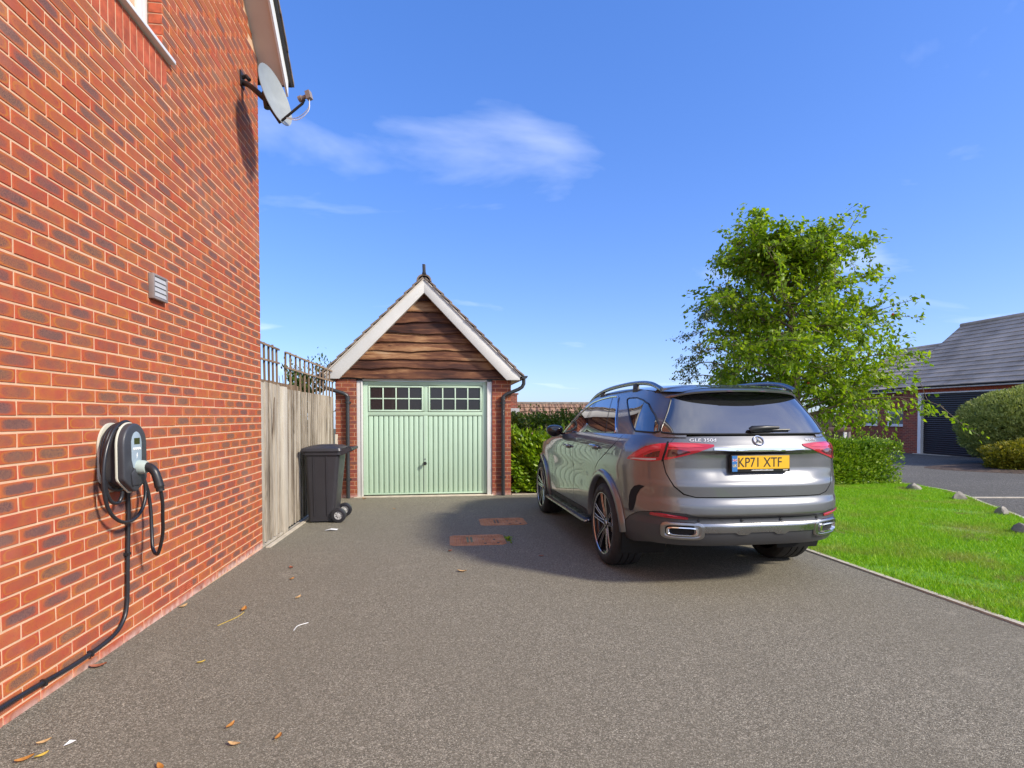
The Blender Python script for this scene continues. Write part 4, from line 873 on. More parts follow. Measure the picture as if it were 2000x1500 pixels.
def bush(name, c, r, n, size, mat, label, tex=0.1, up=0.5):
    h = empty(name, (c[0], c[1], c[2] - r[2]), label, 'shrub'); c = np.array(c); r = np.array(r)
    d = rng.normal(0, 1, (n, 3)); d /= np.linalg.norm(d, axis=1)[:, None]
    lump = np.sin(d[:, 0]*7 + 1)*np.cos(d[:, 1]*6)*np.sin(d[:, 2]*5 + 2)*tex + np.sin(d[:, 0]*17)*np.cos(d[:, 2]*15 + d[:, 1]*9)*tex*0.6
    rad = 1 + lump - np.abs(rng.normal(0, 0.07, n)); P = c + d*r*rad[:, None]; z0 = c[2] - r[2]*0.8; P = P[P[:, 2] > z0 - 0.3]; d = d[:len(P)]
    D = (P - c)/r + np.array([0, 0, up]); put('foliage', leaf_mesh(name, P, D, size, 0.42), mat, h)
    k = n//3; e = rng.normal(0, 1, (k, 3)); e /= np.linalg.norm(e, axis=1)[:, None]; Pi = c + e*r*(0.86*rng.random(k)**0.33)[:, None]; put('inner_foliage', leaf_mesh(name + '_in', Pi, rng.normal(0, 1, (k, 3)), size*2.6, 0.8), mat, h)
    st = MB()
    for i in range(7): a = i*0.9; st.tube([(c[0], c[1], gz(c[1]) - 0.05), (c[0] + r[0]*0.5*math.cos(a), c[1] + r[1]*0.5*math.sin(a), c[2])], [0.05, 0.02], 6)
    st.build('stems', M['bark'], h); return h
bush('round_bush', (18.6, 14.6, 0.98), (2.15, 1.9, 1.36), 30000, 0.085, M['leaf_olive'], 'large rounded olive green bush at the right edge', 0.06)
bush('golden_bush', (16.45, 13.1, 0.16), (1.22, 0.8, 0.52), 9000, 0.075, M['leaf_gold'], 'low golden green bush in front of the large rounded bush', 0.16)
m = NT('bark_soil'); p = m.pos(); m.set(Base_Color=m.ramp(m.noise(p, 9, 6), (0.3, (0.03, 0.02, 0.013)), (0.7, (0.12, 0.075, 0.05))), Roughness=0.95); m.bump(m.noise(p, 25, 4), 0.8, 0.03)
bed = MB(); ringp = [(16.9 + 2.6*math.cos(R(a))*(1 + 0.06*math.sin(R(a*3))), 13.6 + 1.75*math.sin(R(a))) for a in range(0, 360, 12)]
bed.add([(x, y, gz(y) - 0.01) for x, y in ringp] + [(16.9 + (x-16.9)*0.8, 13.6 + (y-13.6)*0.8, gz(y) + 0.05) for x, y in ringp] + [(16.9, 13.6, gz(13.6) + 0.07)], [(i, (i+1) % 30, 30 + (i+1) % 30, 30 + i) for i in range(30)] + [(30 + i, 30 + (i+1) % 30, 60) for i in range(30)])
o = bed.build('flower_bed', m.m, smooth=True); o['kind'] = 'structure'
# strip of soil under the laurel
sheet('soil_bed', [(1.25, 10.03), (3.8, 10.03), (3.8, 12.4), (1.25, 12.4)], 0.006, m.m)

wd = empty('weed_tuft', (0.71, 6.08, gz(6.08)), 'small green weed at the corner of the nearer manhole cover', 'weed')
P_ = np.stack([rng.normal(0.72, 0.022, 46), rng.normal(6.08, 0.05, 46), gz(6.08) + np.abs(rng.normal(0.016, 0.012, 46))], 1); put('leaves', leaf_mesh('weed', P_, rng.normal(0, .6, (46, 3)) + np.array([0, 0, .5]), 0.035, 0.5), M['leaf_laurel'], wd)
# ================================================================ lawn
m = NT('lawn_turf'); p = m.pos(); n1_ = m.noise(p, 1.1, 5, 0.6); n2_ = m.noise(p, 5.5, 5, 0.65)
g_ = m.mix(m.rng(n2_, 0.35, 0.65), (0.09, 0.25, 0.006), (0.17, 0.34, 0.010)); g_ = m.mix(m.rng(n1_, 0.55, 0.72, 0, 0.7), g_, (0.20, 0.19, 0.05)); g_ = m.mix(m.rng(m.noise(p, 1.9, 5, 0.7), 0.60, 0.70, 0, 0.75), g_, (0.17, 0.115, 0.06))
m.set(Base_Color=g_, Roughness=0.9); m.bump(m.noise(p, 90, 4), 0.6, 0.02); bpy.data.objects['lawn'].data.materials.append(m.m)
m = NT('grass_blade'); p = m.pos(); g = m.n('ShaderNodeNewGeometry'); n1_ = m.noise(p, 1.1, 5, 0.6)
c = m.ramp(g.outputs['Random Per Island'], (0.05, (0.13, 0.33, 0.005)), (0.5, (0.25, 0.50, 0.008)), (0.9, (0.39, 0.60, 0.02)))
c = m.mix(m.rng(n1_, 0.50, 0.70, 0, 0.75), c, (0.36, 0.36, 0.07)); c = m.mix(m.rng(m.noise(p, 1.9, 5, 0.7), 0.58, 0.68, 0, 0.75), c, (0.29, 0.21, 0.09))
m.set(Base_Color=c, Roughness=0.5, Specular_IOR_Level=0.3); tr = m.n('ShaderNodeBsdfTranslucent'); m.l(c, tr.inputs[0]); mx_ = m.n('ShaderNodeMixShader'); mx_.inputs[0].default_value = 0.35; m.l(m.b.outputs[0], mx_.inputs[1]); m.l(tr.outputs[0], mx_.inputs[2]); m.l(mx_.outputs[0], m.out.inputs[0])
def grass():
    N = 330000; ly = [q[1] for q in lawn_edge[:13]]; lx = [q[0] for q in lawn_edge[:13]]
    y = 2.0 + 9.3*rng.random(N)**1.15; x = rng.uniform(KX + 0.03, 10.1, N); ok = x < np.interp(y, ly, lx) - 0.01; ok &= ~((x < 4.6) & (y > 11))
    # thin patches, denser close by
    pat = np.sin(x*2.3 + 1.2*np.sin(y*1.7))*np.cos(y*2.1 + 0.8*np.sin(x*1.9)) + 0.6*np.sin(x*5.3 + y*4.1); ok &= (pat < 1.05) | (rng.random(N) < 0.35)
    x, y = x[ok], y[ok]; n = len(x); a = rng.uniform(0, 2*np.pi, n); h = rng.uniform(0.018, 0.052, n)*(1 + 0.3*np.sin(x*3.1)*np.cos(y*2.7)); w = rng.uniform(0.0022, 0.0042, n); z = SL*y + 0.003
    lx_ = rng.normal(0, 0.45, n)*h; ly_ = rng.normal(0, 0.45, n)*h
    b0 = np.stack([x - w*np.cos(a), y - w*np.sin(a), z], 1); b1 = np.stack([x + w*np.cos(a), y + w*np.sin(a), z], 1); t = np.stack([x + lx_, y + ly_, z + h], 1)
    V = np.stack([b0, b1, t], 1).reshape(-1, 3); F = np.arange(3*n).reshape(-1, 3)
    o = put('grass', raw_mesh('grass', V, F), m.m); tag(o, 'short bright green grass covering the lawn', 'grass', kind='stuff')
grass()
# rocks along the lawn edge
M['rock'] = plain('grey_field_stone', (0.24, 0.215, 0.18), 0.9, var=0.45, vscale=7, bump=0.7, bscale=30)
def rock(x, y, sx, sy, sz, seed, label):
    random.seed(seed); bm = bmesh.new(); bmesh.ops.create_icosphere(bm, subdivisions=2, radius=1)
    for v in bm.verts:
        d = v.co.normalized(); v.co = d*(0.85 + 0.3*random.random()); v.co.z = max(v.co.z, -0.4)
    for _ in range(5):
        n = Vector((random.uniform(-1, 1), random.uniform(-1, 1), random.uniform(0.1, 1))).normalized(); k = random.uniform(0.55, 0.8)
        for v in bm.verts:
            e = v.co.dot(n) - k
            if e > 0: v.co -= n*e
    for v in bm.verts: v.co = Vector((x + v.co.x*sx, y + v.co.y*sy, gz(y) + 0.0 + (v.co.z + 0.3)*sz))
    me = bpy.data.meshes.new('rock'); bm.to_mesh(me); bm.free(); smooth_by_angle(me, 28); o = put('edge_rock', me, M['rock']); tag(o, label, 'rock', 'rocks along the lawn edge')
rock(9.45, 9.62, 0.145, 0.11, 0.12, 3, 'pale grey rock nearest the hedge'); rock(8.98, 8.25, 0.13, 0.10, 0.14, 6, 'dark angular upright rock on the lawn edge'); rock(8.16, 6.82, 0.13, 0.10, 0.10, 9, 'low flat topped rock third from the hedge'); rock(7.05, 5.62, 0.13, 0.11, 0.12, 12, 'rock cut off by the right edge')
random.seed(33)

# ================================================================ bungalow with the black roller door
def far_brick(name, axis):
    m = NT(name); p = m.pos(); sp = m.n('ShaderNodeSeparateXYZ'); m.l(p, sp.inputs[0]); cv = m.n('ShaderNodeCombineXYZ'); m.l(sp.outputs[axis], cv.inputs[0]); m.l(sp.outputs['Z'], cv.inputs[1])
    bt = m.n('ShaderNodeTexBrick'); m.l(cv.outputs[0], bt.inputs['Vector']); bt.inputs['Scale'].default_value = 1.0; bt.inputs['Brick Width'].default_value = 0.225; bt.inputs['Row Height'].default_value = 0.075; bt.inputs['Mortar Size'].default_value = 0.006
    bt.inputs['Color1'].default_value = (0.30, 0.065, 0.035, 1); bt.inputs['Color2'].default_value = (0.17, 0.05, 0.035, 1); bt.inputs['Mortar'].default_value = (0.36, 0.22, 0.14, 1)
    m.set(Base_Color=bt.outputs['Color'], Roughness=0.9); m.bump(m.math('SUBTRACT', 1.0, bt.outputs['Fac']), 0.5, 0.006); return m.m
M['fbrick_y'] = far_brick('bungalow_brick', 'Y'); M['fbrick_x'] = far_brick('chimney_brick', 'X')
bung = empty('bungalow', (23.5, 18, gz(18)), 'brick bungalow with grey tiled roof and black roller garage door', 'bungalow')
FX = 20.6; b0 = gz(20) - 0.15
w = MB(); w.box(FX, FX + 0.25, 20.86, 21.62, b0, 2.5); w.box(FX, FX + 0.25, 11, 15.9, b0, 2.5); w.box(FX, FX + 0.25, 15.9, 20.86, 2.36, 2.5); w.box(FX + 0.25, 26.8, 21.4, 21.62, b0, 2.5); w.prism([(FX + 0.25, 2.5), (26.8, 2.5), (23.7, 5.3)], 'y', 21.4, 21.62)
w.build('wall', M['fbrick_y'], bung)
w = MB(); w.box(22.0, 22.2, 21.64, 22.99, b0, 2.6); w.box(22.0, 22.2, 23.98, 24.62, b0, 2.6); w.box(22.0, 22.2, 25.58, 26.8, b0, 2.6); w.box(22.0, 22.2, 22.99, 23.98, b0, 0.87); w.box(22.0, 22.2, 24.62, 25.58, b0, 0.87); w.box(22.0, 22.2, 22.99, 23.98, 1.68, 2.6); w.box(22.0, 22.2, 24.62, 25.58, 1.68, 2.6); w.box(22.2, 28, 26.6, 26.8, b0, 2.6)
w.build('rear_wall', M['fbrick_y'], bung)
for ya, yb in ((22.99, 23.98), (24.62, 25.58)):
    f = MB(); za, zb = 0.875, 1.675; f.box(21.99, 22.07, ya, ya + 0.08, za, zb); f.box(21.99, 22.07, yb - 0.08, yb, za, zb); f.box(21.99, 22.07, ya + .08, yb - .08, za, za + 0.08); f.box(21.99, 22.07, ya + .08, yb - .08, zb - 0.08, zb)
    W = f.build('window', M['white'], bung); MB().box(22.03, 22.04, ya + .07, yb - .07, za + .07, zb - .07).build('pane', M['pane_pale'], W); MB().box(21.93, 22.0, ya - 0.05, yb + 0.05, za - 0.045, za - 0.002).build('sill', M['white'], W)
jb = MB(); jb.box(FX - 0.01, FX + 0.2, 20.70, 20.858, b0, 2.355); jb.box(FX - 0.01, FX + 0.2, 15.9, 16.0, b0, 2.355); jb.box(FX - 0.01, FX + 0.2, 16.0, 20.70, 2.30, 2.355); jb.build('door_frame', M['white'], bung)
m = NT('black_roller_slat'); m.set(Base_Color=(0.02, 0.02, 0.026), Roughness=0.32)
rd_ = MB().box(FX + 0.16, FX + 0.18, 16.0, 20.70, gz(20) - 0.05, 2.30).build('roller_door', m.m, bung)
z = gz(18) + 0.0
while z < 2.27:
    MB().prism([(FX + 0.16, z), (FX + 0.125, z + 0.018), (FX + 0.118, z + 0.045), (FX + 0.125, z + 0.07), (FX + 0.16, z + 0.082)], 'y', 16.0, 20.70).build('slat', m.m, rd_, smooth=True); z += 0.088
sold2 = MB()
for i in range(64): sold2.box(FX - 0.006, FX + 0.02, 15.95 + i*0.077, 15.95 + i*0.077 + 0.066, 2.36, 2.50)
sold2.build('lintel_bricks', M['soldier'], bung)
MB().box(FX - 0.2, FX + 0.3, 15.8, 20.9, gz(18) - 0.2, gz(18) - 0.03).build('door_step', M['concrete'], bung)
MB().box(20.24, 20.27, 9.5, 21.72, 2.50, 2.62).build('fascia', M['white'], bung); MB().box(20.27, FX + 0.25, 9.5, 21.70, 2.501, 2.515).build('soffit', M['white'], bung)
MB().tube([(20.19, 9.5, 2.60), (20.19, 21.74, 2.60)], 0.055, 10).build('gutter', M['black'], bung)
MB().lathe([(0.0, -0.06), (0.09, -0.05), (0.10, 0.0), (0.09, 0.05), (0.0, 0.06)], (FX - 0.07, 21.45, 1.62), (0, 0, 1), 14).build('wall_lamp', M['black'], bung, smooth=True)
def tiled_slope(parent, xe, ze, xr, zr, ya, yb, n, name='tile_course', verge=True):
    d = Vector((xr - xe, zr - ze)); L_ = d.length; d /= L_; nn = Vector((-d.y, d.x)); g = L_/n
    for i in range(n):
        a = i*g - 0.02; b = (i + 1)*g + 0.03; p = lambda t, o: (xe + d.x*t + nn.x*o, ze + d.y*t + nn.y*o)
        mb = MB(); A = [p(a, 0.016), p(b, -0.02), p(b, 0.012), p(a, 0.05)]
        # each course is a run of tiles with a joint between neighbours
        y = ya - (0.17 if i % 2 else 0.0); 
        while y < yb:
            y0_, y1_ = max(y, ya) + 0.003, min(y + 0.334, yb) - 0.003
            if y1_ - y0_ > 0.03:
                o_ = random.uniform(-0.004, 0.004); mb.prism([(q[0], q[1] + o_) for q in A], 'y', y0_, y1_)
            y += 0.334
        mb.build(name, M['slate'], parent)
rf = MB().prism([(20.22, 2.60), (23.73, 5.46), (27.2, 2.60)], 'y', 9.5, 21.76).build('roof', M['slate'], bung)
tiled_slope(rf, 20.16, 2.60, 23.73, 5.50, 9.5, 21.80, 15)
MB().tube([(23.73, 9.5, 5.53), (23.73, 21.83, 5.53)], 0.10, 10).build('ridge', M['slate'], rf, smooth=True)
MB().prism([(20.16, 2.56), (23.73, 5.47), (23.73, 5.53), (20.16, 2.64)], 'y', 21.81, 21.83).build('verge', M['rooftile'], rf)
rf2 = MB().prism([(21.7, 2.62), (25.25, 4.92), (28.8, 2.62)], 'y', 21.9, 27.0).build('rear_roof', M['slate'], bung)
tiled_slope(rf2, 21.64, 2.64, 25.25, 4.97, 21.9, 27.05, 12)
MB().tube([(25.25, 21.7, 5.0), (25.25, 27.08, 5.0)], 0.09, 10).build('ridge', M['slate'], rf2, smooth=True)
MB().box(21.66, 21.69, 21.9, 27.0, 2.48, 2.62).build('fascia', M['white'], bung); MB().tube([(21.62, 21.9, 2.58), (21.62, 27.0, 2.58)], 0.05, 8).build('gutter', M['black'], bung)
sh = empty('side_fence', (-2.6, 8.6, gz(8.6)), 'brown timber boarding showing low behind the long trellis', 'fence')
for i in range(4): MB().box(-2.62, -2.60, 7.3, 9.9, 1.33 + i*0.14, 1.33 + i*0.14 + 0.134).build('board', M['trellis'], sh)
for y in (7.4, 8.6, 9.8): MB().box(-2.70, -2.625, y - 0.04, y + 0.04, gz(y), 1.9).build('post', M['trellis'], sh)
# timber fence beyond the hedge
M['fence_x'] = wood_mat('brown_fence_timber', ((0.3, (0.14, 0.10, 0.06)), (0.55, (0.27, 0.205, 0.125)), (0.8, (0.36, 0.29, 0.19))), 2, knots=False)
ff = empty('garden_fence', (18.5, 27.0, gz(27)), 'brown close board fence left of the bungalow behind the hedge', 'fence')
for i in range(44): x = 15.9 + i*0.14; MB().box(x, x + 0.132, 27.0 + 0.006*(i % 2), 27.02 + 0.006*(i % 2), gz(27), 1.45 + random.uniform(-.01, .01)).build('board', M['fence_x'], ff)
for i in range(4): x = 15.9 + i*2.0; MB().box(x - 0.05, x + 0.05, 27.03, 27.13, gz(27), 1.55).build('post', M['fence_x'], ff)
dr = empty('low_rail_fence', (15.6, 20, gz(20)), 'dark brown low timber rail with two pale posts above the hedge', 'fence')
MB().box(14.6, 16.7, 19.97, 20.06, 0.70, 0.88).build('rail', plain('dark_stained_rail', (0.06, 0.025, 0.02), 0.6), dr, bevel=0.01)
for x in (15.35, 16.35): MB().box(x - 0.06, x + 0.06, 19.9, 19.965, gz(20), 0.68).build('post', M['barge'], dr)
for x in (14.7, 16.6): MB().box(x - 0.05, x + 0.05, 19.975, 20.055, gz(20), 0.695).build('post', M['ventd'], dr)
# distant bungalow roof over the shrubs
fb = empty('distant_bungalow', (7, 27, -2.9), 'distant low bungalow with brown tiled roof beyond the shrubs', 'bungalow')
MB().box(1.5, 14, 23.3, 30, -3.0, -0.3).build('wall', M['fbrick_x'], fb)
m = NT('brown_pantile'); p = m.pos(); wv = m.n('ShaderNodeTexWave'); m.l(m.mapping(p, (1, 0, 0)), wv.inputs[0]); wv.inputs['Scale'].default_value = 1.05*math.pi/3.3; 
m.set(Base_Color=m.ramp(m.noise(p, 4.5, 5, 0.65), (0.3, (0.13, 0.075, 0.055)), (0.55, (0.27, 0.155, 0.10)), (0.75, (0.38, 0.27, 0.17))), Roughness=0.9); m.bump(wv.outputs['Fac'], 0.9, 0.06)
frf = MB().prism([(22.8, -0.62), (26.0, 1.90), (30.4, -0.62)], 'x', 1.2, 14.3).build('roof', m.m, fb)
for i in range(13):
    a, b = i/13 - 0.01, (i+1)/13 + 0.012; f = lambda t, o: (22.72 + 3.28*t - 0.6*o, -0.62 + 2.56*t + 0.79*o)
    mb = MB(); 
    for k in range(42): x = 1.2 + k*0.312 + (0.156 if i % 2 else 0); mb.prism([f(a, 0.035), f(b, 0.0), f(b, 0.03), f(a, 0.075)], 'x', x, x + 0.285)
    mb.build('tile_course', m.m, frf)
MB().tube([(1.2, 26.0, 1.96), (14.3, 26.0, 1.96)], 0.09, 8).build('ridge', M['rooftile'], frf, smooth=True)
chm = MB(); chm.box(2.5, 3.46, 25.4, 26.3, 0.8, 2.38); chm.box(2.46, 3.52, 25.36, 26.34, 2.38, 2.45); chm.build('chimney', M['fbrick_x'], fb)
MB().box(2.4, 3.56, 25.3, 25.4, 1.5, 1.72).build('flashing', M['vent'], fb)

# ================================================================ the parked car (own frame: x right, y forward, z up, origin under the rear axle)
car = empty('parked_car', (2.495, 4.965, gz(4.965)), 'grey metallic SUV parked on the drive seen from behind', 'car', rot=(math.atan(SL), 0, R(1.1)))
m = NT('grey_metallic_paint'); fl = m.voro(m.mapping(m.obj(), (900, 900, 900)), 1.0, out='Distance')
m.set(Base_Color=(0.185, 0.185, 0.187), Metallic=0.82, Roughness=0.30, Coat_Weight=1.0, Coat_Roughness=0.015, Coat_IOR=1.55)
dz_ = m.noise(m.obj(), 2.2, 3); m.set(Roughness=m.rng(dz_, 0.3, 0.7, 0.32, 0.40)); M['paint'] = m.m
m = NT('chrome'); m.set(Base_Color=(0.78, 0.78, 0.80), Metallic=1.0, Roughness=0.12); M['chrome'] = m.m
m = NT('satin_silver'); m.set(Base_Color=(0.33, 0.33, 0.335), Metallic=1.0, Roughness=m.rng(m.noise(m.obj(), 5, 3), .3, .7, .22, .34)); M['satin'] = m.m
m = NT('bright_lettering'); m.set(Base_Color=(0.75, 0.75, 0.76), Metallic=0.3, Roughness=0.3); M['letter'] = m.m
m = NT('black_trim'); m.set(Base_Color=(0.016, 0.016, 0.018), Roughness=m.rng(m.noise(m.obj(), 6, 3), .3, .7, .34, .48)); M['trim'] = m.m
m = NT('gloss_black'); m.set(Base_Color=(0.008, 0.008, 0.010), Roughness=0.06, Coat_Weight=0.6, Coat_Roughness=0.02); M['gloss'] = m.m
m = NT('valance_dark_grey'); m.set(Base_Color=(0.045, 0.046, 0.05), Roughness=0.4, Coat_Weight=0.15); M['valance'] = m.m
m = NT('tinted_car_glass'); m.set(Base_Color=(0.018, 0.019, 0.020), Roughness=0.02, Specular_IOR_Level=1.0, Coat_Weight=1.0, Coat_Roughness=0.01, Coat_IOR=2.35); M['cglass'] = m.m
def lens(name, c, r=0.06): 
    m = NT(name); m.set(Base_Color=c, Roughness=r, Coat_Weight=1.0, Coat_Roughness=0.02); return m.m
M['lens'] = lens('red_lens', (0.42, 0.008, 0.024)); M['lens_hi'] = lens('bright_red_lens', (0.60, 0.03, 0.05), 0.12); M['lens_dk'] = lens('dark_red_lens', (0.07, 0.004, 0.008)); M['clear'] = lens('clear_lens', (0.5, 0.42, 0.40))
m = NT('tyre_rubber'); m.set(Base_Color=(0.020, 0.019, 0.019), Roughness=m.rng(m.noise(m.obj(), 14, 4), .3, .7, .62, .85)); m.bump(m.noise(m.obj(), 80, 3), 0.1, 0.004); M['tyre'] = m.m
m = NT('void_black'); m.set(Base_Color=(0.006, 0.006, 0.006), Roughness=0.9); M['void'] = m.m

def pchip(xs, ys):
    xs = np.array(xs, float); ys = np.array(ys, float); h = np.diff(xs); d = np.diff(ys)/h; n = len(xs); k = np.zeros(n)
    for i in range(1, n-1):
        if d[i-1]*d[i] > 0: w1, w2 = 2*h[i] + h[i-1], h[i] + 2*h[i-1]; k[i] = (w1 + w2)/(w1/d[i-1] + w2/d[i])
    k[0], k[-1] = d[0], d[-1]
    def f(x):
        x = min(max(x, xs[0]), xs[-1]); i = min(n-2, int(np.searchsorted(xs, x, side='right')) - 1); i = max(i, 0); t = (x - xs[i])/h[i]
        return float((1 + 2*t)*(1-t)**2*ys[i] + t*(1-t)**2*h[i]*k[i] + t*t*(3-2*t)*ys[i+1] + t*t*(t-1)*h[i]*k[i+1])
    return f
def corner(n, W, D, N=700):
    t = np.linspace(0, 1, N)**1.6*math.pi/2; x = W*np.sin(t)**(2/n); g = D*(1 - np.cos(t)**(2/n)); x[-1] = W; g[-1] = D
    u = np.concatenate([[0], np.cumsum(np.hypot(np.diff(x), np.diff(g)))]); return u, x, g
WN = 0.97
class Skin:
    """side-and-rear skin of the car over (u, z): u runs from the rear centre line round the corner and along the flank; its sign is the side"""
    def __init__(s, n, D, yref, yr, W, front=None):
        s.u, s.x, s.g = corner(n, WN, D); s.D, s.yref, s.yr, s.W = D, yref, yr, W; s.L1 = s.u[-1]
        s.front = front
        if front: s.fu, s.fx, s.fg = corner(front[0], WN, front[1]); s.ys = front[2] - front[1]; s.L2 = s.L1 + s.ys - (yref + D); s.L3 = s.L2 + s.fu[-1]
    def ux(s, x): return float(np.interp(x, s.x, s.u))
    def uy(s, y): 
        g = y - s.yref
        return float(np.interp(g, s.g, s.u)) if g < s.D else s.L1 + g - s.D
    def P(s, u, z):
        sg = -1 if u < 0 else 1; a = abs(u)
        if a < s.L1:
            xn = float(np.interp(a, s.u, s.x)); g = float(np.interp(a, s.u, s.g)); y = s.yref + g + (s.yr(z, xn) - s.yref)*(1 - g/s.D)
        elif not s.front or a < s.L2: xn = WN; y = s.yref + s.D + a - s.L1
        else: b = s.L3 - a; xn = float(np.interp(b, s.fu, s.fx)); y = s.front[2] - float(np.interp(b, s.fu, s.fg))
        return Vector((sg*xn/WN*s.W(z, y), y, z))
    def N(s, u, z, e=0.006):
        du = s.P(u + e, z) - s.P(u - e, z); dz = s.P(u, z + e) - s.P(u, z - e); return du.cross(dz).normalized()
w1 = pchip([.20, .30, .36, .45, .60, .80, .95, 1.04, 1.11, 1.17, 1.22, 1.27], [.86, .905, .935, .956, .963, .967, .972, .970, .960, .942, .912, .872])
yr1 = pchip([.28, .34, .40, .46, .54, .575, .60, .63, .70, .765, .85, .875, .90, .95, 1.00, 1.06, 1.11, 1.135, 1.16, 1.20, 1.27], [-.84, -.95, -1.01, -1.035, -1.045, -1.03, -1.03, -1.062, -1.058, -1.035, -1.035, -1.03, -1.018, -1.006, -1.0, -1.0, -1.004, -1.015, -1.012, -.99, -.945])
def sm(a, b, x): t = min(1, max(0, (x - a)/(b - a))); return t*t*(3 - 2*t)
def yr_low(z, x):
    rec = 0.030*sm(0.86, 0.98, z)*(1 - sm(1.115, 1.133, z))*(1 - sm(0.34, 0.60, abs(x)))
    return yr1(z) + rec - 0.006*sm(.87, .95, z)*(1 - sm(1.1, 1.16, z))
def W_low(z, y):
    v = w1(z)
    d = abs(y)*1.0; v += 0.016*math.exp(-((y - 0.0)/0.55)**2)*(1 - sm(0.95, 1.1, z))           # haunch over the rear wheel
    v += 0.012*math.exp(-((y - 2.995)/0.5)**2)*(1 - sm(0.95, 1.1, z))
    v -= 0.012*sm(.62, .80, z)*(1 - sm(.80, .98, z))*sm(.35, .8, y)*(1 - sm(2.2, 2.5, y))
    return v
LO = Skin(3.2, 0.90, -1.05, yr_low, W_low, (2.5, 1.2, 3.87))
w2 = pchip([1.15, 1.24, 1.27, 1.40, 1.52, 1.60, 1.65, 1.69, 1.72], [.89, .872, .862, .808, .748, .705, .676, .645, .61])
yr2 = pchip([1.15, 1.24, 1.30, 1.40, 1.50, 1.60, 1.70], [-1.0, -.962, -.925, -.858, -.785, -.705, -.62])
UP = Skin(3.8, 0.80, -0.95, lambda z, x: yr2(z), lambda z, y: w2(z)*(1 - 0.05*sm(0.9, 2.6, y)) - 0.02*(1 - sm(-0.8, 0.1, y)))

def patch(name, poly, S, mat, parent=car, off=0.0, depth=0.018, su=0.05, sz=0.035, mirror=False):
    """a panel cut to an outline in (u, z), laid on skin S, with a turned-in edge; normals come from the skin itself"""
    if mirror: poly = [(-u, z) for u, z in poly][::-1]
    bm = bmesh.new(); bm.faces.new([bm.verts.new((u, z, 0)) for u, z in poly]); bmesh.ops.triangulate(bm, faces=bm.faces[:])
    for ax, st in ((0, su), (1, sz)):
        lo = min(p[ax] for p in poly); hi = max(p[ax] for p in poly); t = math.floor(lo/st)*st + st*0.5
        while t < hi:
            if t > lo:
                co = [0, 0, 0]; no = [0, 0, 0]; co[ax] = t; no[ax] = 1; bmesh.ops.bisect_plane(bm, geom=bm.verts[:] + bm.edges[:] + bm.faces[:], plane_co=co, plane_no=no, dist=1e-5)
            t += st
    bmesh.ops.remove_doubles(bm, verts=bm.verts[:], dist=1e-5); bm.verts.index_update()
    uv = [(v.co.x, v.co.y) for v in bm.verts]; Ns = [S.N(*q) for q in uv]; V = [S.P(*q) + n*off for q, n in zip(uv, Ns)]
    F = []; LN = []
    for f in bm.faces:
        ids = [v.index for v in f.verts]; a = [V[i] for i in ids]; fn = Vector((0, 0, 0))
        for i in range(1, len(a)-1): fn += (a[i] - a[0]).cross(a[i+1] - a[0])
        if fn.dot(Ns[ids[0]]) < 0: ids = ids[::-1]
        F.append(tuple(ids)); LN += [tuple(Ns[i]) for i in ids]
    if depth:
        rim = {}
        def rv(i):
            if i not in rim: rim[i] = len(V); V.append(V[i] - Ns[i]*depth)
            return rim[i]
        und = {}
        for f in F:
            for i in range(len(f)): und[frozenset((f[i], f[(i+1) % len(f)]))] = und.get(frozenset((f[i], f[(i+1) % len(f)])), 0) + 1
        for f in list(F):
            for i in range(len(f)):
                a, b = f[i], f[(i+1) % len(f)]
                if und[frozenset((a, b))] == 1:
                    q = (b, a, rv(a), rv(b)); fn = (V[q[1]] - V[q[0]]).cross(V[q[2]] - V[q[0]])
                    fn = fn.normalized() if fn.length > 1e-12 else Ns[a]; F.append(q); LN += [tuple(fn)]*4
    bm.free(); me = bpy.data.meshes.new(name); me.from_pydata([tuple(v) for v in V], [], F)
    me.polygons.foreach_set('use_smooth', [True]*len(me.polygons))
    if sum(len(f) for f in F) == len(me.loops): me.normals_split_custom_set(LN)
    return put(name, me, mat, parent, local=True)
def both(name, poly, S, mat, **k): return [patch(name, poly, S, mat, **k), patch(name, poly, S, mat, mirror=True, **k)]
def grid(name, rows, mat, parent=car, smooth=True, flip=False):
    n = len(rows[0]); vs = [p for r_ in rows for p in r_]; fs = [(i*n+k, i*n+k+1, (i+1)*n+k+1, (i+1)*n+k) for i in range(len(rows)-1) for k in range(n-1)]
    return MB().add(vs, fs).build(name, mat, parent, local=True, smooth=smooth, angle=60)
def ln(S, pts, off=0.0, k=6):
    """polyline through (u, z) points, on the skin"""
    return [S.P(p.x, p.y) + S.N(p.x, p.y)*off for p in spline([(u, z, 0) for u, z in pts], k)]
def pl(mb_name, pts, r, mat, parent=car, n=8): return MB().tube(pts, r, n).build(mb_name, mat, parent, local=True, smooth=True)

X, Y = LO.ux, LO.uy; AR, HZ = 0.458, 0.395
def arc(cy, a0, a1, n=14, r=AR): return [(Y(cy + r*math.cos(R(a0 + (a1-a0)*i/n))), HZ + r*math.sin(R(a0 + (a1-a0)*i/n))) for i in range(n+1)]
# tailgate
tg = [(X(.70), 1.252), (X(.735), 1.19), (X(.755), 1.06), (X(.735), .96), (X(.69), .855), (X(.625), .795), (X(.54), .772)]
tg_poly = [(-u, z) for u, z in tg] + tg[::-1]
tailgate = patch('tailgate', tg_poly, LO, M['paint'], su=0.03, sz=0.014)
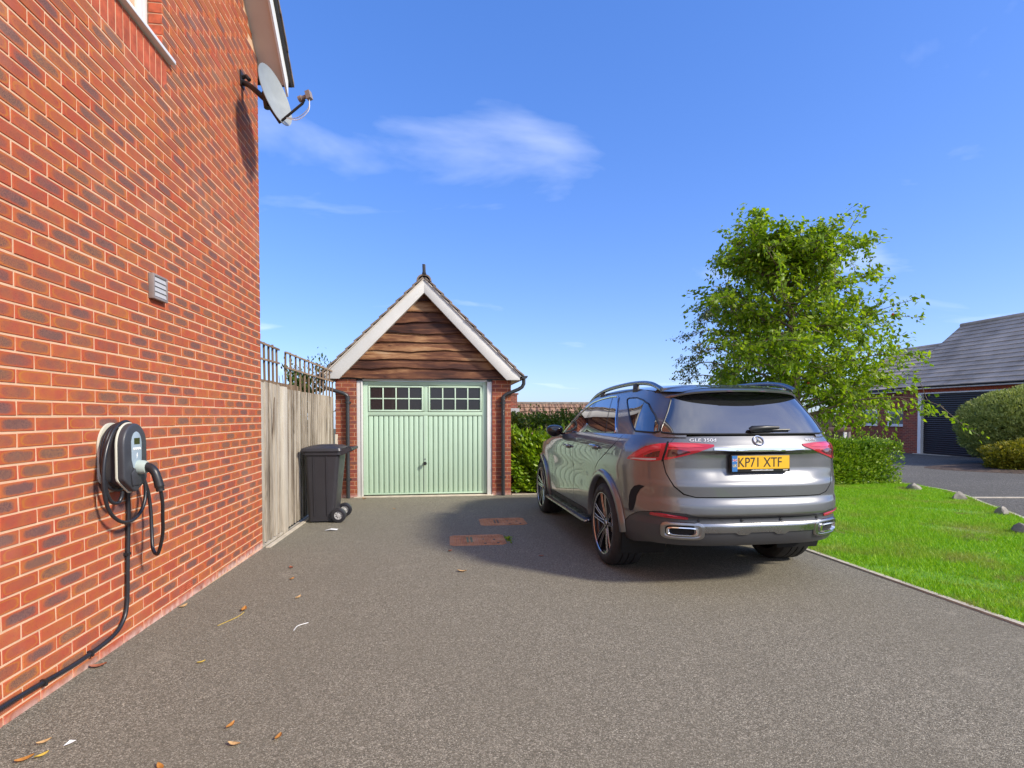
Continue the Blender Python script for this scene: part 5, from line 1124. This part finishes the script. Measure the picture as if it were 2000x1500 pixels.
# rear bumper
g = 0.004
top = [(Y(-.405), .640), (Y(-.50), .80), (Y(-.60), .965), (Y(-.72), 1.035), (X(.76), 1.048), (X(.741), .958), (X(.697), .848), (X(.632), .787), (X(.54), .764)]
bot = [(X(.40), .606), (X(.52), .612), (X(.62), .640), (Y(-.86), .648), (Y(-.72), .628), (Y(-.58), .565), (Y(-.485), .50), (Y(-.4455), .500)]
ar_r = arc(0, 166.5, 148, 4)
half = bot + ar_r + top[1:] if False else bot + [(Y(-.44), .53), (Y(-.425), .585)] + top
bumper = patch('rear_bumper', half + [(-u, z) for u, z in half[::-1]], LO, M['paint'], su=0.035, sz=0.012)
vb = [(u, z - 0.005) for u, z in bot]
vpoly = vb + [(Y(-.45), .36), (Y(-.62), .345), (Y(-.80), .375), (X(.62), .372), (X(.3), .372)]
patch('bumper_valance', vpoly + [(-u, z) for u, z in vpoly[::-1]], LO, M['valance'], su=0.04, sz=0.02, off=-0.003)
sk = [(X(.56), .557), (X(.56), .445), (X(.51), .44), (X(.485), .488), (X(.235), .488), (X(.20), .47), (X(.13), .47), (X(.10), .488)]
patch('skid_plate', sk + [(-u, z) for u, z in sk[::-1]], LO, M['satin'], off=0.006, su=0.05, sz=0.02)
for s in (1, -1):
    # exhaust trim: rounded frame standing proud, dark mouth inside
    uc = X(.645); 
    def rr(a, b, n=28, p=4.5): return [(uc + a*math.copysign(abs(math.cos(t))**(2/p), math.cos(t)), 0.498 + b*math.copysign(abs(math.sin(t))**(2/p), math.sin(t)) + 0.02*math.cos(t)*0) for t in np.linspace(0, 2*math.pi, n, endpoint=False)]
    rings = []
    for a, b, o_ in ((.195, .082, 0.0), (.19, .078, .010), (.165, .062, .015), (.150, .052, .010), (.145, .048, .0)):
        rings.append([LO.P(s*u, z) + LO.N(s*u, z)*o_ for u, z in rr(a*.9, b*.86)])
    ex = loft(MB(), rings, False, False).build('exhaust_trim', M['satin'], car, local=True, smooth=True, angle=50)
    rings = [[LO.P(s*u, z) + LO.N(s*u, z)*o_ for u, z in rr(a*.9, b*.86)] for a, b, o_ in ((.138, .043, .004), (.134, .040, .020), (.116, .031, .022), (.108, .026, .012), (.10, .022, -.03))]
    loft(MB(), rings, False, False).build('tailpipe', M['chrome'], ex, local=True, smooth=True, angle=50)
    loft(MB(), [[LO.P(s*u, z) + LO.N(s*u, z)*o_ for u, z in rr(a*.9, b*.86)] for a, b, o_ in ((.155, .055, .003), (.02, .01, .001))], False, True).build('exhaust_mouth', M['void'], ex, local=True)
both('rear_reflector', [(X(.60), .590), (X(.60), .606), (Y(-.86), .632), (Y(-.80), .632), (Y(-.80), .612), (X(.70), .594)], LO, M['lens'], off=0.006, depth=0.01)
both('bumper_vent', [(Y(-.765), .838), (Y(-.725), .81), (Y(-.685), .755), (Y(-.655), .68), (Y(-.635), .628), (Y(-.605), .612), (Y(-.575), .622), (Y(-.573), .66), (Y(-.585), .73), (Y(-.615), .79), (Y(-.66), .83), (Y(-.715), .846)], LO, M['void'], off=0.003, depth=0.02, su=0.02, sz=0.02)
for x in (-.52, -.17, .17, .52):
    s = -1 if x < 0 else 1; c = LO.P(s*X(abs(x)), .585); n_ = LO.N(s*X(abs(x)), .585); MB().lathe([(0.0, .006), (0.011, .005), (0.013, 0.0)], c, n_, 14).build('parking_sensor', M['trim'], car, local=True, smooth=True)
# quarter panels, doors, wings
q = [(X(.703), 1.254), (X(.739), 1.19), (X(.760), 1.056), (Y(-.72), 1.041), (Y(-.597), .971), (Y(-.497), .806), (Y(-.402), .644)]
q += [(Y(-.36), .675), (Y(-.30), .738), (Y(-.20), .806), (Y(-.10), .842), (Y(0), .853), (Y(.10), .842), (Y(.20), .806), (Y(.295), .744)]
q += [(Y(.25), .90), (Y(.13), .985), (Y(-.04), 1.07), (Y(-.22), 1.165), (Y(-.33), 1.262)]
both('quarter_panel', q, LO, M['paint'], su=0.04, sz=0.022)
rdp = [(Y(-.322), 1.262), (Y(-.212), 1.170), (Y(-.032), 1.077), (Y(.137), .992), (Y(.258), .905), (Y(.303), .742), (Y(.36), .675), (Y(.41), .60), (Y(.445), .50), (Y(.456), .43), (Y(1.176), .43), (Y(1.176), 1.252)]
fdp = [(Y(1.184), 1.252), (Y(1.184), .43), (Y(2.28), .43), (Y(2.30), .80), (Y(2.34), 1.05), (Y(2.30), 1.195)]
rds = both('rear_door', rdp, LO, M['paint'], su=0.045, sz=0.022); fds = both('front_door', fdp, LO, M['paint'], su=0.045, sz=0.022)
fen = [(Y(2.308), 1.195), (Y(2.348), 1.05), (Y(2.308), .80), (Y(2.288), .43), (Y(2.54), .43)] + arc(2.995, 176, 4, 18) + [(Y(3.45), .36), (LO.L3 - 0.02, .36), (LO.L3 - 0.02, .86), (Y(3.2) + 0.30, .98), (Y(3.0), 1.07), (Y(2.6), 1.135)]
both('front_wing', fen, LO, M['paint'], su=0.05, sz=0.03)
both('sill', [(Y(.455), .424), (Y(.47), .30), (Y(2.53), .30), (Y(2.54), .424)], LO, M['trim'], off=0.002)
# dark inner shell seen through the panel gaps
inn = [(X(.0) + 0.0, 1.25), (0.0, .42), (X(.7), .42), (Y(-.52), .42), (Y(-.47), .52)] + arc(0, 164, 16, 12, .468) + [(Y(.47), .35), (Y(2.52), .35)] + arc(2.995, 178, 60, 10, .468) + [(Y(3.3), .95), (Y(2.3), 1.19), (Y(-.33), 1.255)]
both('inner_shell', inn, LO, M['void'], off=-0.016, depth=0, su=0.08, sz=0.05)
def well(s, cy, n=24):
    a = [R(-25 + 230*i/n) for i in range(n+1)]; r = AR + .012
    vs = [(s*x, cy + r*math.cos(t), max(.2, HZ + r*math.sin(t))) for x in (.96, .55) for t in a]
    return vs, [(i, i+1, n+2+i, n+1+i) for i in range(n)]
# wheel-arch lips
for s in (1, -1):
    for cy in (0.0, 2.995):
        rows = []
        for i in range(31):
            a = R(-6 + 192*i/30) if cy else R(2 + 176*i/30)
            row = []
            for dr, o_ in ((-.006, -.075), (-.006, .026), (.006, .034), (.032, .034), (.052, .026), (.066, .002)):
                y_ = cy + (AR + dr)*math.cos(a); z_ = max(0.30, HZ + (AR + dr)*math.sin(a)); u = s*Y(y_); row.append(LO.P(u, z_) + LO.N(u, z_)*o_)
            rows.append(row)
        grid('wheel_arch', rows, M['paint'])
        MB().add(*well(s, cy)).build('wheel_well', M['void'], car, local=True)
MB().box(-.62, .62, -.80, 3.5, .36, .48).build('underbody', M['void'], car, local=True)
MB().box(-.80, .80, .48, 2.5, .29, .40).build('floor_pan', M['void'], car, local=True)
# rear lamps
lamp = [(X(.40), 1.170), (X(.40), 1.184), (X(.55), 1.196), (X(.70), 1.200), (Y(-.86), 1.192), (Y(-.76), 1.168), (Y(-.66), 1.118), (Y(-.575), 1.062), (Y(-.575), 1.052), (Y(-.70), 1.046), (Y(-.83), 1.046), (X(.79), 1.054), (X(.72), 1.066), (X(.60), 1.102)]
for s in (False, True):
    lp = patch('rear_lamp', lamp, LO, M['lens'], off=0.007, depth=0.02, mirror=s, su=0.03, sz=0.02)
    patch('lamp_element', [(X(.47), 1.168), (X(.56), 1.183), (X(.735), 1.188), (X(.735), 1.165), (X(.60), 1.160)], LO, M['lens_hi'], lp, off=0.0095, depth=0.002, mirror=s)
    patch('lamp_element', [(X(.785), 1.186), (Y(-.84), 1.181), (Y(-.75), 1.150), (Y(-.66), 1.095), (Y(-.62), 1.078), (Y(-.70), 1.078), (Y(-.80), 1.135), (X(.785), 1.150)], LO, M['lens_hi'], lp, off=0.0095, depth=0.002, mirror=s)
    patch('lamp_inner', [(X(.575), 1.130), (X(.66), 1.145), (X(.735), 1.145), (X(.735), 1.086), (X(.66), 1.098)], LO, M['lens_dk'], lp, off=0.009, depth=0.002, mirror=s)
    patch('lamp_inner', [(X(.785), 1.135), (Y(-.83), 1.125), (Y(-.76), 1.085), (Y(-.80), 1.078), (X(.785), 1.083)], LO, M['lens_dk'], lp, off=0.009, depth=0.002, mirror=s)
    patch('lamp_clear_strip', [(X(.80), 1.060), (X(.80), 1.072), (Y(-.80), 1.070), (Y(-.66), 1.066), (Y(-.62), 1.058), (Y(-.80), 1.053)], LO, M['clear'], lp, off=0.0095, depth=0.002, mirror=s)
    patch('lamp_seam', [(X(.753), 1.055), (X(.766), 1.053), (X(.752), 1.205), (X(.739), 1.205)], LO, M['void'], lp, off=0.0098, depth=0.003, mirror=s)
st = [(X(.40), 1.162), (X(.40), 1.142), (X(.2), 1.134)]
patch('handle_strip', st + [(0.0, 1.133)] + [(-u, z) for u, z in st[::-1]] + [(0.0, 1.158)], LO, M['chrome'], tailgate, off=0.008, depth=0.012, su=0.05, sz=0.012)
# upper body, roof
U, V_ = UP.ux, UP.uy
RE = pchip([-.9, -.6, -.3, 0, .5, .9, 1.2, 1.45, 1.7, 2.0, 2.3], [1.615, 1.637, 1.668, 1.692, 1.712, 1.704, 1.672, 1.602, 1.50, 1.352, 1.195])
edge = [(V_(y), RE(y)) for y in np.linspace(-.42, 2.28, 26)]
up = [(U(.66), 1.245), (V_(-.70), 1.245), (V_(0), 1.25), (V_(2.30), 1.16), (V_(2.32), 1.185)] + edge[::-1] + [(U(.93), 1.645), (U(.86), 1.632), (U(.78), 1.618), (U(.62), 1.606)]
both('upper_body', up, UP, M['paint'], su=0.06, sz=0.03)
zc = pchip([-.72, -.4, 0, .5, .9, 1.25, 1.5], [1.668, 1.710, 1.740, 1.760, 1.757, 1.727, 1.672])
rows = []
for y in np.linspace(-.70, 1.47, 40):
    ze = RE(y); xe = abs(UP.P(V_(y), ze).x) if y > -.42 else abs(UP.P(V_(-.42), RE(-.42)).x)*(1 - 0.25*((-.42 - y)/.3)**2)
    rows.append([Vector((s*xe, y + 0.03*0, ze - 0.004 + (zc(y) - ze)*(1 - abs(s)**2.8))) for s in np.linspace(-1, 1, 31)])
roof_ = grid('roof', rows, M['paint'])
rows = []
for t in np.linspace(0, 1, 12):
    y = 1.45 + (2.30 - 1.45)*t; z = RE(y); xe = abs(UP.P(V_(y), z).x) - 0.005
    rows.append([Vector((s*xe, y + (0.05 + 0.16*t)*(1 - s*s), z + (zc(1.45) - RE(1.45))*(1-t)*(1 - abs(s)**2.8) + 0.0)) for s in np.linspace(-1, 1, 21)])
grid('windscreen', rows, M['cglass'])
rows = []
for y in np.linspace(2.28, 3.80, 20):
    zt = np.interp(y, [2.28, 2.6, 3.0, 3.4, 3.8], [1.19, 1.135, 1.07, 1.0, .90]); xe = abs(LO.P(Y(min(y, 3.5)), zt).x)*(1 if y < 3.5 else 1 - 0.6*((y - 3.5)/.35)**2)
    rows.append([Vector((s*xe, y + 0.02*(1 - s*s), zt + 0.045*(1 - abs(s)**2.2))) for s in np.linspace(-1, 1, 15)])
grid('bonnet', rows, M['paint'])
# tail spoiler
rows = []
for x in np.linspace(-.655, .655, 41):
    s = x/.655; bow = .12*s*s + 0.16*abs(s)**7; dz = -0.030*s*s - 0.040*abs(s)**7
    rows.append([Vector((x, -.50, zc(-.5) - 0.0 + (RE(-.45) - zc(-.5))*abs(s)**2.8 + 0.003)), Vector((x, -.68 + bow, 1.668 + dz)), Vector((x*.99, -.79 + bow, 1.650 + dz)), Vector((x*.985, -.822 + bow, 1.636 + dz)), Vector((x*.98, -.818 + bow, 1.622 + dz)), Vector((x*.97, -.66 + bow, 1.606 + dz)), Vector((x*.96, -.55, 1.60 + dz))])
sp_ = grid('tail_spoiler', [r_[:5] for r_ in rows], M['paint']); grid('spoiler_underside', [[p + Vector((0, 0, -.001)) for p in r_[4:]] for r_ in rows], M['gloss'], sp_)
MB().bar((-.17, -.795, 1.6265), (.17, -.795, 1.6265), .04, .008).build('brake_light', M['lens_dk'], sp_, local=True)
# glass
rw = [(U(.30), 1.268), (U(.74), 1.270), (U(.845), 1.282), (U(.85), 1.31), (U(.82), 1.45), (U(.80), 1.60), (U(.3), 1.61)]
rwin = patch('rear_window', rw + [(-u, z) for u, z in rw[::-1]], UP, M['cglass'], off=0.004, depth=0.012)
fw_ = [(2.10, 1.232), (1.85, 1.345), (1.62, 1.452), (1.42, 1.535), (1.30, 1.573), (1.205, 1.592), (1.185, 1.590), (1.20, 1.256)]
rwd = [(1.085, 1.260), (1.07, 1.606), (.90, 1.622), (.60, 1.630), (.44, 1.628), (.385, 1.612), (.34, 1.570), (0.02, 1.300), (0.0, 1.282), (0.03, 1.276)]
qw = [(-.47, 1.290), (-.30, 1.375), (.02, 1.560), (.06, 1.592), (.02, 1.602), (-.20, 1.596), (-.40, 1.570), (-.56, 1.53), (-.70, 1.43), (-.76, 1.34), (-.76, 1.290), (-.72, 1.280)]
loop_ = []; rq = rw + [(-u, z) for u, z in rw[::-1]]
for a, b in zip(rq, rq[1:] + rq[:1]):
    k_ = max(2, int(abs(a[0]-b[0])/.05))
    for k in range(k_): uu = a[0] + (b[0]-a[0])*k/k_; zz = a[1] + (b[1]-a[1])*k/k_; loop_.append(UP.P(uu, zz) + UP.N(uu, zz)*0.003)
pl('window_seal', loop_ + loop_[:1], 0.008, M['trim'], rwin, 6)
VV = lambda P_: [(V_(y), z) for y, z in P_]
for mir, fd, rd0 in ((False, fds[0], rds[0]), (True, fds[1], rds[1])):
    patch('door_window', VV(fw_), UP, M['cglass'], fd, off=0.004, depth=0.012, mirror=mir, su=.08, sz=.05); patch('door_window', VV(rwd), UP, M['cglass'], rd0, off=0.004, depth=0.012, mirror=mir, su=.08, sz=.05)
    patch('window_pillar', VV([(1.195, 1.250), (1.178, 1.600), (1.075, 1.612), (1.092, 1.254)]), UP, M['gloss'], rd0, off=0.003, depth=0.01, mirror=mir)
    patch('window_divider', VV([(.300, 1.268), (.270, 1.268), (.555, 1.632), (.58, 1.632)]), UP, M['gloss'], rd0, off=0.006, depth=0.006, mirror=mir)
    patch('quarter_window', VV(qw), UP, M['cglass'], car, off=0.004, depth=0.012, mirror=mir, su=.08, sz=.05)
    s = -1 if mir else 1
    for poly_, par_ in ((VV(qw), car),):
        loop_ = []
        for a, b in zip(poly_, poly_[1:] + poly_[:1]):
            for k in range(4): uu = s*(a[0] + (b[0]-a[0])*k/4); zz = a[1] + (b[1]-a[1])*k/4; loop_.append(UP.P(uu, zz) + UP.N(uu, zz)*0.004)
        pl('window_seal', loop_ + loop_[:1], 0.008, M['trim'], par_, 6)
    trim = [(2.16, 1.215), (1.86, 1.352), (1.62, 1.465), (1.42, 1.55), (1.20, 1.608), (.90, 1.636), (.60, 1.645), (.43, 1.642), (.36, 1.622), (.31, 1.570), (.17, 1.452), (-.02, 1.292), (-.02, 1.268), (.10, 1.262), (.6, 1.252), (1.2, 1.243), (1.8, 1.228), (2.16, 1.215)]
    P_ = []
    for a, b in zip(trim, trim[1:]):
        for k in range(6): t = k/6; yy = a[0] + (b[0]-a[0])*t; zz = a[1] + (b[1]-a[1])*t; u = s*V_(yy); P_.append(UP.P(u, zz) + UP.N(u, zz)*0.006)
    pl('window_trim', P_, 0.0085, M['chrome'], car, 6)
    # door handles
    for y_, z_, par in ((1.42, 1.083, fd), (.33, 1.118, rd0)):
        pts = [LO.P(s*Y(y_ + d), z_ + d*0.02) + LO.N(s*Y(y_), z_)*o_ for d, o_ in ((-.115, .002), (-.10, .028), (-.05, .038), (.05, .040), (.10, .030), (.115, .002))]
        pl('door_handle', spline(pts, 4), 0.015, M['chrome'] if False else M['paint'], par, 10); pl('handle_trim', spline([p + Vector((0, 0, .014)) for p in pts[1:5]], 4), 0.005, M['chrome'], par, 6)
        patch('handle_recess', [(Y(y_ - .10), z_ - .03), (Y(y_ + .09), z_ - .028), (Y(y_ + .09), z_ + .022), (Y(y_ - .10), z_ + .02)], LO, M['trim'], par, off=0.002, depth=0.004, mirror=mir)
    # running board
    rb = MB(); rb.prism([(s*.905, .318), (s*1.000, .300), (s*1.028, .312), (s*1.024, .334), (s*.995, .348), (s*.905, .352)], 'y', .52, 2.42); rbo = rb.build('running_board', M['trim'], car, local=True, bevel=0.006)
    pl('board_edge', spline([(s*.94, .50, .335), (s*.99, .50, .332), (s*1.025, .56, .326), (s*1.027, 1.4, .326), (s*1.025, 2.36, .326), (s*.99, 2.43, .332), (s*.94, 2.43, .335)], 6), 0.0135, M['satin'], rbo)
    for k in range(5):
        xx = s*(.925 + .016*k); MB().bar((xx, .58, .3515), (xx, 2.36, .3515), .007, .006).build('tread_rib', M['satin'], rbo, local=True)
    # roof rail
    rp = [(s*.635, 1.58, 1.605), (s*.64, 1.46, 1.645), (s*.645, 1.2, 1.702), (s*.648, .8, 1.740), (s*.648, .3, 1.752), (s*.646, -.10, 1.743), (s*.642, -.34, 1.718), (s*.638, -.48, 1.682), (s*.632, -.56, 1.65)]
    rl = pl('roof_rail', spline(rp, 6), 0.021, M['satin'], car, 10)
    for y_, zt in ((1.0, 1.72), (-.02, 1.742)): MB().prism([(y_ - .07, 1.64), (y_ + .07, 1.64), (y_ + .045, zt), (y_ - .045, zt)], 'x', s*.655 - .014, s*.655 + .014).build('rail_foot', M['trim'], rl, local=True, bevel=0.006)
    # door mirror
    mc = Vector((s*1.015, 1.93, 1.268)); rings = []
    for t in np.linspace(-1, 1, 11):
        k = max(0.05, (1 - abs(t)**2.6))**0.5; yy = mc.y + t*0.075 + 0.02
        rings.append([Vector((mc.x + 0.112*k*math.cos(a), yy - 0.03*math.cos(a)*s*0, mc.z + 0.078*k*math.sin(a) + 0.008*math.cos(2*a))) for a in np.linspace(0, 2*math.pi, 20, endpoint=False)])
    mr = loft(MB(), rings).build('door_mirror', M['gloss'], fd, local=True, smooth=True, angle=60)
    MB().bar((s*.88, 1.96, 1.215), (s*.97, 1.95, 1.235), .07, .035).build('mirror_arm', M['gloss'], mr, local=True)
# wiper, badge, lettering, plate
wp = MB(); c0 = UP.P(-U(.035), 1.285) + UP.N(-U(.035), 1.285)*.03
wp.tube([UP.P(u, z) + UP.N(u, z)*o_ for u, z, o_ in ((-U(.06), 1.288, .02), (-U(.04), 1.292, .034), (U(.10), 1.302, .036), (U(.24), 1.306, .030))], [.022, .026, .018, .012], 10)
wpo = wp.build('wiper', M['trim'], car, local=True, smooth=True)
pl('wiper_blade', [UP.P(u, z) + UP.N(u, z)*.016 for u, z in ((-U(.02), 1.285), (U(.15), 1.293), (U(.36), 1.295))], 0.008, M['trim'], wpo)
bc = LO.P(0, 1.212) + LO.N(0, 1.212)*0.006; bn = LO.N(0, 1.212)
bd = MB(); bd.lathe([(.0405, -.003), (.0405, .004), (.046, .006), (.0475, 0), (.046, -.003), (.0405, -.003)], bc, bn, 40); bu = (Vector((0, 0, 1)) - bn*bn.z).normalized(); brt = bu.cross(bn)*-1
for k in range(3):
    a = R(90 + 120*k); d = brt*math.cos(a) + bu*math.sin(a); e = bn.cross(d); i0 = len(bd.v); bd.add([bc + e*.009, bc - e*.009, bc + d*.042, bc + bn*.006], [(0, 2, 3), (2, 1, 3), (1, 0, 3)])
bd.build('badge', M['chrome'], tailgate, local=True, smooth=True, angle=30)
def text_mesh(txt, height, width=None, depth=0.0015):
    cu = bpy.data.curves.new('t', 'FONT'); cu.body = txt; cu.size = 1.0; cu.extrude = 0.0; ob = bpy.data.objects.new('t', cu); col.objects.link(ob)
    dg = bpy.context.evaluated_depsgraph_get(); me = bpy.data.meshes.new_from_object(ob.evaluated_get(dg)); bpy.data.objects.remove(ob)
    xs = [v.co.x for v in me.vertices]; ys = [v.co.y for v in me.vertices]; x0, x1, y0, y1 = min(xs), max(xs), min(ys), max(ys); sy = height/(y1 - y0); sx = (width/(x1 - x0)) if width else sy
    for v in me.vertices: v.co = ((v.co.x - x0)*sx, (v.co.y - y0)*sy, 0)
    bm = bmesh.new(); bm.from_mesh(me); r = bmesh.ops.extrude_face_region(bm, geom=bm.faces[:])
    for e in r['geom']:
        if isinstance(e, bmesh.types.BMVert): e.co.z = depth
    bmesh.ops.recalc_face_normals(bm, faces=bm.faces); bm.to_mesh(me); bm.free(); return me
def on_skin(me, x0, z0, name, mat, parent):
    for v in me.vertices:
        x = x0 + v.co.x; u = math.copysign(X(abs(x)), x); n = LO.N(u, z0 + v.co.y); v.co = LO.P(u, z0 + v.co.y) + n*(0.0005 + v.co.z)
    return put(name, me, mat, parent, local=True)
on_skin(text_mesh('GLE 350d', .024, .215, .004), -.595, 1.209, 'model_lettering', M['letter'], tailgate)
on_skin(text_mesh('4MATIC', .019, .125, .004), .465, 1.211, 'drive_lettering', M['letter'], tailgate)
plate = MB().box(-.270, .270, -1.018, -.985, .962, 1.108).build('number_plate', M['trim'], car, local=True, bevel=0.006)
m = NT('yellow_reflective_plate'); m.set(Base_Color=m.mix(m.rng(m.noise(m.obj(), 6, 3), .3, .7), (0.74, 0.40, 0.012), (0.80, 0.46, 0.015)), Roughness=0.35, Coat_Weight=0.4); MY = m.m
MB().box(-.214, .262, -1.0205, -1.017, .989, 1.100).build('plate_face', MY, plate, local=True)
m = NT('plate_blue'); m.set(Base_Color=(0.035, 0.16, 0.42), Roughness=0.35); MB().box(-.262, -.2145, -1.0205, -1.017, .968, 1.100).build('plate_band', m.m, plate, local=True)
def flat(me, x0, z0, y, name, mat):
    for v in me.vertices: v.co = (x0 + v.co.x, y - v.co.z, z0 + v.co.y)
    return put(name, me, mat, plate, local=True)
m = NT('plate_ink'); m.set(Base_Color=(0.03, 0.02, 0.015), Roughness=0.5); ink = m.m
flat(text_mesh('KP71', .079, .182), -.206, 1.006, -1.0208, 'plate_lettering', ink); flat(text_mesh('XTF', .079, .168), .022, 1.006, -1.0208, 'plate_lettering', ink)
m = NT('plate_pale_yellow'); m.set(Base_Color=(0.75, 0.66, 0.30), Roughness=0.5); flat(text_mesh('UK', .024, .036), -.257, 1.006, -1.0208, 'country_lettering', m.m)
m = NT('flag_red'); m.set(Base_Color=(0.5, 0.05, 0.08), Roughness=0.5)
fl = MB(); fl.box(-.258, -.219, -1.0212, -1.0206, 1.0615, 1.0665); fl.box(-.241, -.236, -1.0213, -1.0205, 1.052, 1.076); fl.build('flag', m.m, plate, local=True)
m = NT('flag_white'); m.set(Base_Color=(0.6, 0.6, 0.65), Roughness=0.5); fl = MB()
for sgn in (1, -1): fl.bar((-.2585, -1.0207, 1.064 - sgn*.012), (-.2185, -1.0207, 1.064 + sgn*.012), .0006, .004, (0, 0, 1))
fl.build('flag', m.m, plate, local=True)
sm_ = MB(); x = -.085
while x < .115: w_ = random.uniform(.003, .008); sm_.box(x, x + w_, -1.0195, -1.0178, .9735, .9735 + random.choice((.0075, .0095))); x += w_ + .0022
for k in range(5): sm_.box(.205 + k*.009, .211 + k*.009, -1.0195, -1.0178, .9735, .981)
sm_.build('dealer_strip', M['white'], plate, local=True)
for o in [plate] + list(plate.children):
    o.data.transform(Matrix.Translation((0, 0, 1.035)) @ Matrix.Diagonal((0.95, 1, 0.95, 1)) @ Matrix.Translation((0, 0, -1.035)))
# ---- wheels
m = NT('wheel_black'); m.set(Base_Color=(0.018, 0.018, 0.020), Roughness=0.18, Coat_Weight=0.5); WB = m.m
m = NT('machined_alloy'); m.set(Base_Color=(0.62, 0.60, 0.58), Metallic=1.0, Roughness=0.25); WA = m.m
def make_wheel(s, cy, width):
    c = Vector((s*.995, cy, .395)); ax = Vector((s, 0, 0)); w = empty('wheel', (0, 0, 0)); w.parent = car; w.empty_display_size = .1
    R0 = .395
    ty = MB(); ty.lathe([(.296, -.012), (.306, -.004), (.325, .0), (.352, -.004), (.375, -.018), (.388, -.036), (R0, -.055), (R0, -.085), (R0 - .008, -.087), (R0 - .008, -.097), (R0, -.099), (R0, -.145), (R0 - .008, -.147), (R0 - .008, -.157), (R0, -.159), (R0, -.205), (R0 - .008, -.207), (R0 - .008, -.217), (R0, -.219), (R0, -.255), (.385, -.285), (.35, -.305), (.295, -.30)], c, ax, 64)
    ty.build('tyre', M['tyre'], w, local=True, smooth=True, angle=30)
    rm = MB(); rm.lathe([(.288, -.012), (.298, -.008), (.299, -.014), (.296, -.03), (.27, -.05), (.255, -.12), (.255, -.29)], c, ax, 56); rim = rm.build('rim', WB, w, local=True, smooth=True, angle=40)
    MB().lathe([(.284, -.0115), (.290, -.005), (.2975, -.0045), (.2985, -.009)], c, ax, 56).build('rim_edge', WA, rim, local=True, smooth=True)
    MB().lathe([(0, -.055), (.12, -.06), (.185, -.13), (.20, -.2), (0, -.2)], c, ax, 32).build('brake_disc', M['satin'], w, local=True, smooth=True)
    def pt(r, a, h): return c + ax*h + Vector((0, math.cos(a), math.sin(a)))*r
    for k in range(5):
        a = R(90 + 72*k); sp = MB(); ed = MB()
        for d in (-1, 1):
            pth = [(.05, a + d*R(20)), (.10, a + d*R(15)), (.19, a + d*R(12.5)), (.288, a + d*R(11))]; hs = [-.045, -.040, -.026, -.018]; ws = [.020, .017, .0155, .020]
            vs = []
            for (r_, t), h_, w_ in zip(pth, hs, ws):
                tdir = Vector((0, -math.sin(t), math.cos(t))); p = pt(r_, t, h_); vs += [p - tdir*w_, p + tdir*w_, p + tdir*w_*.8 - ax*.045, p - tdir*w_*.8 - ax*.045]
            fs = [(4*i+j, 4*i+(j+1) % 4, 4*i+4+(j+1) % 4, 4*i+4+j) for i in range(3) for j in range(4)] + [(0, 1, 2, 3), (12, 13, 14, 15)]
            sp.add(vs, fs)
            for sd in (-1, 1):
                ed.tube([pt(r_, t, h_ + .002) + Vector((0, -math.sin(t), math.cos(t)))*w_*sd*.9 for (r_, t), h_, w_ in zip(pth, hs, ws)], .0042, 5)
        spo = sp.build('spoke', WB, w, local=True); ed.build('spoke_edge', WA, spo, local=True, smooth=True)
    MB().lathe([(0, -.034), (.026, -.034), (.034, -.04), (.06, -.05), (.06, -.08)], c, ax, 24).build('hub_cap', WB, w, local=True, smooth=True)
    MB().lathe([(.026, -.0335), (.031, -.0325), (.033, -.038)], c, ax, 24).build('hub_ring', WA, w, local=True, smooth=True)
for s in (-1, 1):
    for cy in (0.0, 2.995): make_wheel(s, cy, .3)
